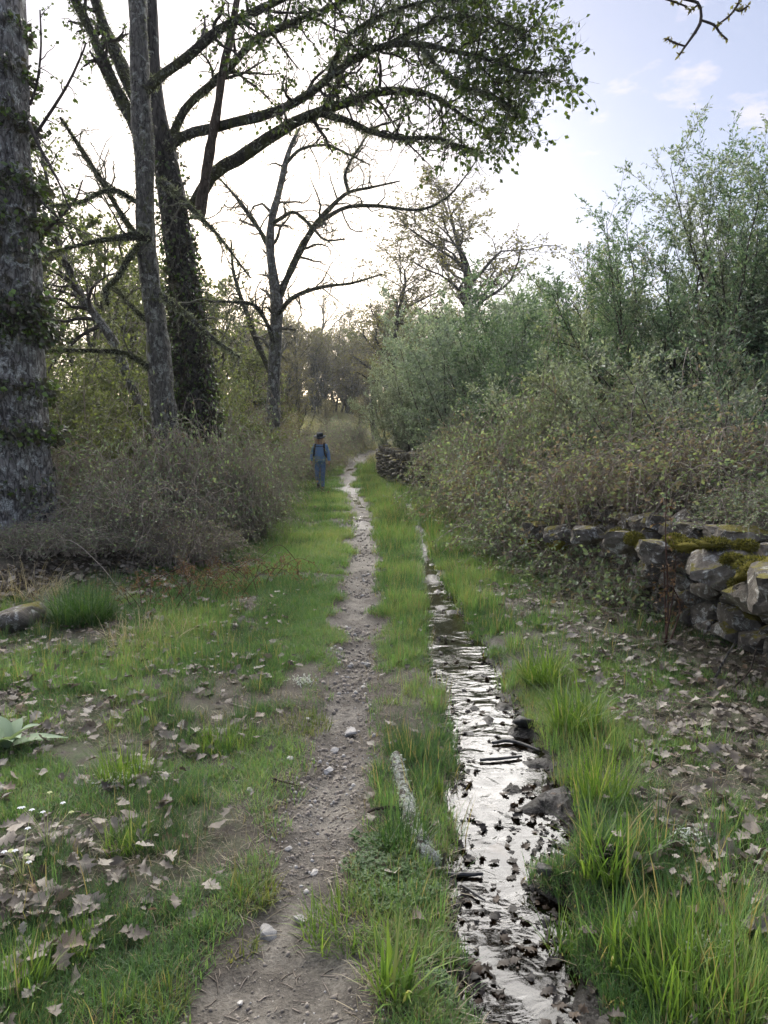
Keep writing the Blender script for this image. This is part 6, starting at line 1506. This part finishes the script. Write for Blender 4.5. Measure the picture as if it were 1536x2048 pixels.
# ---------------------------------------------------------------- overhanging budding oak twigs, upper right; its trunk stands outside the frame
def overhang():
    g = np.random.default_rng(931)
    b = np.array([4.6, 3.6, gz1(4.6, 3.6) - .05])
    root = thing('oak_tree', 'budding oak twigs hanging into the sky at the upper right', 'tree', b)
    tp, tr = resample([b, b + np.array([.05, .1, 1.5]), b + np.array([-.1, .1, 3.2]), b + np.array([.0, .2, 5.0]), b + np.array([.1, .2, 6.8])], [.22, .17, .14, .1, .03], 40)
    V, F_ = tubes(tp, tr, 14, .15, 4); part('trunk', V, F_, M_BARK_OAK, root)
    d = 4.2
    lm = [resample([tp[22], P(1750, -260, d), P(1600, -130, d), P(1450, -60, d), P(1330, -15, d), P(1270, -20, d)], [.05, .03, .02, .012, .007, .003], 20)]
    tw = [[(1330, -15, 6), (1370, -2, 6), (1398, 8, 6), (1402, 40, 6), (1392, 62, 5), (1368, 96, 4), (1358, 112, 2)], [(1402, 40, 5), (1428, 50, 5), (1440, 66, 4), (1455, 79, 3)], [(1372, 93, 4), (1350, 86, 4), (1335, 78, 3)], [(1330, -2, 4), (1350, 4, 4), (1375, 14, 3)], [(1500, -60, 6), (1485, -10, 5), (1470, 18, 5), (1455, 35, 4), (1432, 52, 3)], [(1470, 18, 4), (1480, 22, 4), (1496, 12, 3)], [(1398, 8, 4), (1385, 18, 3), (1380, 20, 2)]]
    pr = [resample([P(u, v, d) for u, v, w in r], [.5 * w * d / F_PX for u, v, w in r], 14) for r in tw]
    V, F_ = tubes(lm[0][0], lm[0][1], 8, .2, 8); part('limb', V, F_, M_BARK_OAK, root)
    for a, r in pr:
        V, F_ = tubes(a, r, 6, .25, 20); part('twig', V, F_, M_TWIG_DARK, root)
    q = np.concatenate([np.repeat(a[[-1, -2, 5, 9]], 6, 0) for a, r in pr] + [np.repeat(P(1478, 15, d)[None], 24, 0) + g.normal(0, .02, (24, 3))]); lv = leaf_quads(q, g.normal(size=q.shape), (.012, .032), .5, .6, .1, .12, 0, g)
    part('crown', lv[0], lv[1], M_LEAF_BUD, root, False, T(lv[2]))
overhang()

# ================================================================ the walker
M_SKIN = plain_mat('skin', (.36, .20, .15), (.46, .27, .20), 20, .55, .05)
M_JUMPER = plain_mat('blue_jumper', (.14, .25, .45), (.19, .32, .54), 60, .9, .25, .15)
M_JEANS = plain_mat('blue_jeans', (.08, .15, .28), (.17, .26, .42), 14, .85, .25, .2)
M_HAT = plain_mat('dark_felt_hat', (.030, .035, .040), (.055, .062, .068), 30, .9, .2, .2)
M_BAND = plain_mat('hat_band', (.010, .010, .011), (.018, .018, .02), 30, .8, 0)
M_HAIR = plain_mat('sandy_hair', (.42, .29, .17), (.68, .52, .34), 60, .6, .3)
M_PACK = plain_mat('black_pack_fabric', (.010, .012, .016), (.028, .030, .036), 40, .8, .2)
M_BOOT = plain_mat('dark_boot', (.02, .018, .016), (.05, .045, .04), 30, .7, .2)
M_EYE = plain_mat('eye', (.02, .015, .012), (.03, .02, .015), 10, .3, 0)

def skinned(name, verts, edges, radii, m, sub=2, root=0):
    me = bpy.data.meshes.new(name); me.from_pydata([tuple(map(float, v)) for v in verts], edges, []); me.update()
    o = bpy.data.objects.new(name, me); COL.objects.link(o)
    md = o.modifiers.new('skin', 'SKIN'); md.use_smooth_shade = True
    for i, r in enumerate(radii):
        sv = me.skin_vertices[0].data[i]; sv.radius = r if isinstance(r, tuple) else (r, r); sv.use_root = (i == root)
    sb = o.modifiers.new('sub', 'SUBSURF'); sb.levels = sub; sb.render_levels = sub
    dg = bpy.context.evaluated_depsgraph_get(); ev = o.evaluated_get(dg)
    out = bpy.data.meshes.new_from_object(ev); out.name = name
    bpy.data.objects.remove(o); bpy.data.meshes.remove(me)
    out.materials.clear(); out.materials.append(m)
    for p in out.polygons: p.use_smooth = True
    return out

def person():
    g = np.random.default_rng(951)
    b = on(641, 981); S = 1.0
    root = thing('person', 'walker in blue jumper, jeans and dark brimmed hat coming down the path', 'person', b)
    root.rotation_euler = (0, 0, R(-4))
    V = []; E = []; Rr = []
    def add(p, r, par=None):
        V.append(p); Rr.append(r); i = len(V) - 1
        if par is not None: E.append((par, i))
        return i
    pel = add((0, 0, .95), (.115, .095)); bel = add((0, -.035, 1.10), (.145, .135), pel); che = add((0, -.005, 1.30), (.150, .110), bel); nb = add((0, .0, 1.455), (.075, .065), che)
    nk = add((0, -.015, 1.53), .055, nb); h1 = add((0, -.045, 1.60), (.068, .075), nk); h2 = add((0, -.045, 1.68), (.078, .095), h1); h3 = add((0, -.03, 1.765), (.062, .075), h2)
    nose = add((0, -.135, 1.645), .014, h2)
    for s in (-1, 1):
        ear = add((s * .082, -.03, 1.665), .014, h2)
        sh = add((s * .175, 0, 1.425), .062, che); el = add((s * .255, .03 - .02 * s, 1.16), .045, sh); wr = add((s * .295, -.05 - .03 * s, .93), .031, el)
        pa = add((s * .300, -.075 - .03 * s, .865), (.022, .038), wr)
        for k in range(4):
            dy = -.03 + .02 * k
            f1 = add((s * .303, -.075 - .03 * s + dy, .815), .0095, pa); f2 = add((s * .298, -.082 - .03 * s + dy * 1.05, .785 + .006 * abs(k - 1.4)), .0088, f1); add((s * .288, -.088 - .03 * s + dy * 1.05, .762 + .010 * abs(k - 1.4)), .0078, f2)
        t1 = add((s * .288, -.115 - .03 * s, .868), .0105, pa); add((s * .280, -.128 - .03 * s, .838), .009, t1)
        if s > 0: hip, kn, an, toe = (.09, 0, .88), (.088, -.07, .49), (.085, -.09, .10), (.10, -.25, .045)
        else: hip, kn, an, toe = (-.09, .0, .88), (-.095, -.09, .50), (-.088, .17, .20), (-.09, .10, .065)
        a = add(hip, .075, pel); k_ = add(kn, .05, a); n_ = add(an, .032, k_); add(toe, .02, n_)
    link('body', skinned('body', V, E, Rr, M_SKIN, 2), root)
    # jumper
    v = [(0, .0, .88), (0, -.02, .97), (0, -.045, 1.10), (0, -.01, 1.30), (0, .0, 1.44), (0, -.01, 1.485)]; r = [(.185, .16), (.192, .172), (.205, .19), (.188, .150), (.10, .085), (.075, .07)]; e = [(0, 1), (1, 2), (2, 3), (3, 4), (4, 5)]
    for s in (-1, 1):
        n = len(v); v += [(s * .185, 0, 1.415), (s * .225, .02, 1.29), (s * .258, .03 - .02 * s, 1.16), (s * .28, -.01 - .02 * s, 1.04), (s * .296, -.045 - .03 * s, .925)]; r += [.085, .072, .064, .056, .048]; e += [(3, n), (n, n + 1), (n + 1, n + 2), (n + 2, n + 3), (n + 3, n + 4)]
    link('jumper', skinned('jumper', v, e, r, M_JUMPER, 2), root)
    # jeans
    v = [(0, 0, .99), (0, .0, .89)]; r = [(.165, .14), (.162, .138)]; e = [(0, 1)]
    for s in (-1, 1):
        if s > 0: q = [(.092, 0, .80), (.090, -.035, .65), (.088, -.07, .49), (.086, -.082, .30), (.085, -.085, .09)]
        else: q = [(-.092, -.02, .80), (-.094, -.055, .65), (-.095, -.09, .50), (-.092, .04, .34), (-.088, .155, .20)]
        n = len(v); v += q; r += [.102, .088, .078, .070, .070]; e += [(1, n), (n, n + 1), (n + 1, n + 2), (n + 2, n + 3), (n + 3, n + 4)]
    link('jeans', skinned('jeans', v, e, r, M_JEANS, 2), root)
    for s in (-1, 1):
        if s > 0: q = [(.085, -.085, .13), (.086, -.09, .06), (.092, -.17, .05), (.10, -.27, .042)]
        else: q = [(-.088, .165, .22), (-.088, .175, .15), (-.089, .13, .10), (-.09, .06, .055)]
        link('boot', skinned('boot', q, [(0, 1), (1, 2), (2, 3)], [.055, .058, (.05, .045), (.042, .035)], M_BOOT, 2), root)
    # face: eyes, mouth
    for s in (-1, 1):
        me = rock_mesh('eye', 5, M_EYE, 1, 0, 3); o = link('eye', me, root); o.location = (s * .033, -.132, 1.672); o.scale = (.026, .014, .014)
    me = rock_mesh('mouth', 6, plain_mat('lips', (.25, .10, .09), (.3, .13, .11), 20, .5, 0), 1, 0, 3); o = link('mouth', me, root); o.location = (0, -.118, 1.605); o.scale = (.05, .014, .012)
    # hat: lathe, tilted forward
    prof = [(.205, -.012), (.20, .004), (.16, .008), (.115, .012), (.108, .02), (.104, .075), (.094, .105), (.065, .118), (.0, .108)]
    n = 28; a = np.arange(n) * 2 * np.pi / n; VV = []
    for rr, z in prof: VV.append(np.stack([np.cos(a) * rr, np.sin(a) * rr * 1.08, z + (.022 * np.cos(a * 2) * (rr / .2) ** 2 if rr > .12 else 0 * a)], 1))
    under = [(.198, -.02), (.11, .0)]
    for rr, z in under: VV.insert(0, np.stack([np.cos(a) * rr, np.sin(a) * rr * 1.08, z + .022 * np.cos(a * 2) * (rr / .2) ** 2], 1)) if False else None
    VV = np.concatenate(VV); i = np.arange(len(prof) - 1)[:, None] * n; j = np.arange(n)[None]; j2 = (j + 1) % n
    F_ = np.stack([i + j, i + j2, i + n + j2, i + n + j], -1).reshape(-1, 4)
    rot = np.array(Matrix.Rotation(R(14), 3, 'X')); VV = VV @ rot.T + np.array([0, -.045, 1.715])
    hat = link('hat', make_mesh('hat', VV, F_, M_HAT), root)
    band = np.concatenate([np.stack([np.cos(a) * rr, np.sin(a) * rr * 1.08, z + 0 * a], 1) for rr, z in ((.112, .018), (.109, .045))]) @ rot.T + np.array([0, -.045, 1.715])
    link('hat_band', make_mesh('hat_band', band, np.stack([j[0], j2[0], n + j2[0], n + j[0]], -1), M_BAND), hat)
    # shoulder-length hair
    st = []
    for k in range(150):
        s = 1 if k % 2 else -1; aa = g.uniform(-.5, 1.4); p0 = np.array([s * .085 * math.cos(aa * .7), -.045 + .09 * math.sin(aa), 1.72])
        L = g.uniform(.18, .29); o = np.array([s * .05, g.normal(0, .02), 0])
        st.append(np.stack([p0, p0 + o * .7 + np.array([0, 0, -L * .35]), p0 + o * 1.0 + np.array([g.normal(0, .012), 0, -L * .7]), p0 + o * .8 + np.array([g.normal(0, .02), g.normal(0, .02), -L])]))
    Vh, Fh = tubes(np.stack(st), np.tile([.009, .012, .011, .003], (150, 1)), 4); hr = link('hair', make_mesh('hair', Vh, Fh, M_HAIR), root); hr['kind'] = 'stuff'
    # backpack: carried, a thing of its own
    bp = thing('backpack', 'black backpack with front straps worn by the walker', 'backpack', b); bp.rotation_euler = (0, 0, R(-4))
    me = rock_mesh('pack_bag', 77, M_PACK, .35, .04, 5); o = link('pack_bag', me, bp); o.location = (0, .25, 1.20); o.scale = (.36, .22, .56)
    for s in (-1, 1):
        c, r = resample([(s * .13, .14, 1.46), (s * .135, .04, 1.505), (s * .14, -.09, 1.47), (s * .155, -.165, 1.33), (s * .175, -.15, 1.15), (s * .205, -.03, 1.04), (s * .19, .13, 1.0)], [.026, .03, .032, .032, .026, .02, .018], 26)
        Vv, Ff = tubes(c, r, 8); link('shoulder_strap', make_mesh('shoulder_strap', Vv, Ff, M_PACK), bp)
    c, r = resample([(-.145, -.15, 1.40), (0, -.185, 1.392), (.145, -.15, 1.40)], [.011, .011, .011], 10); Vv, Ff = tubes(c, r, 6); link('chest_strap', make_mesh('chest_strap', Vv, Ff, M_PACK), bp)
person()

# ================================================================ evening haze: one even box of air round the whole scene
def haze(density=0.0005):
    m, n, l, out = mat('evening_haze')
    v = n.new('ShaderNodeVolumePrincipled'); v.inputs['Color'].default_value = (0.86, 0.90, 0.96, 1); v.inputs['Density'].default_value = density
    v.inputs['Anisotropy'].default_value = 0.3
    l.new(v.outputs[0], out.inputs['Volume'])
    x0, x1, y0, y1, z0, z1 = -830, 830, -20, 720, -2.5, 22
    V = np.array([[x0, y0, z0], [x1, y0, z0], [x1, y1, z0], [x0, y1, z0], [x0, y0, z1], [x1, y0, z1], [x1, y1, z1], [x0, y1, z1]], float)
    F_ = np.array([[0, 3, 2, 1], [4, 5, 6, 7], [0, 1, 5, 4], [1, 2, 6, 5], [2, 3, 7, 6], [3, 0, 4, 7]])
    o = link('haze', make_mesh('haze', V, F_, m, False)); o['kind'] = 'stuff'
haze()
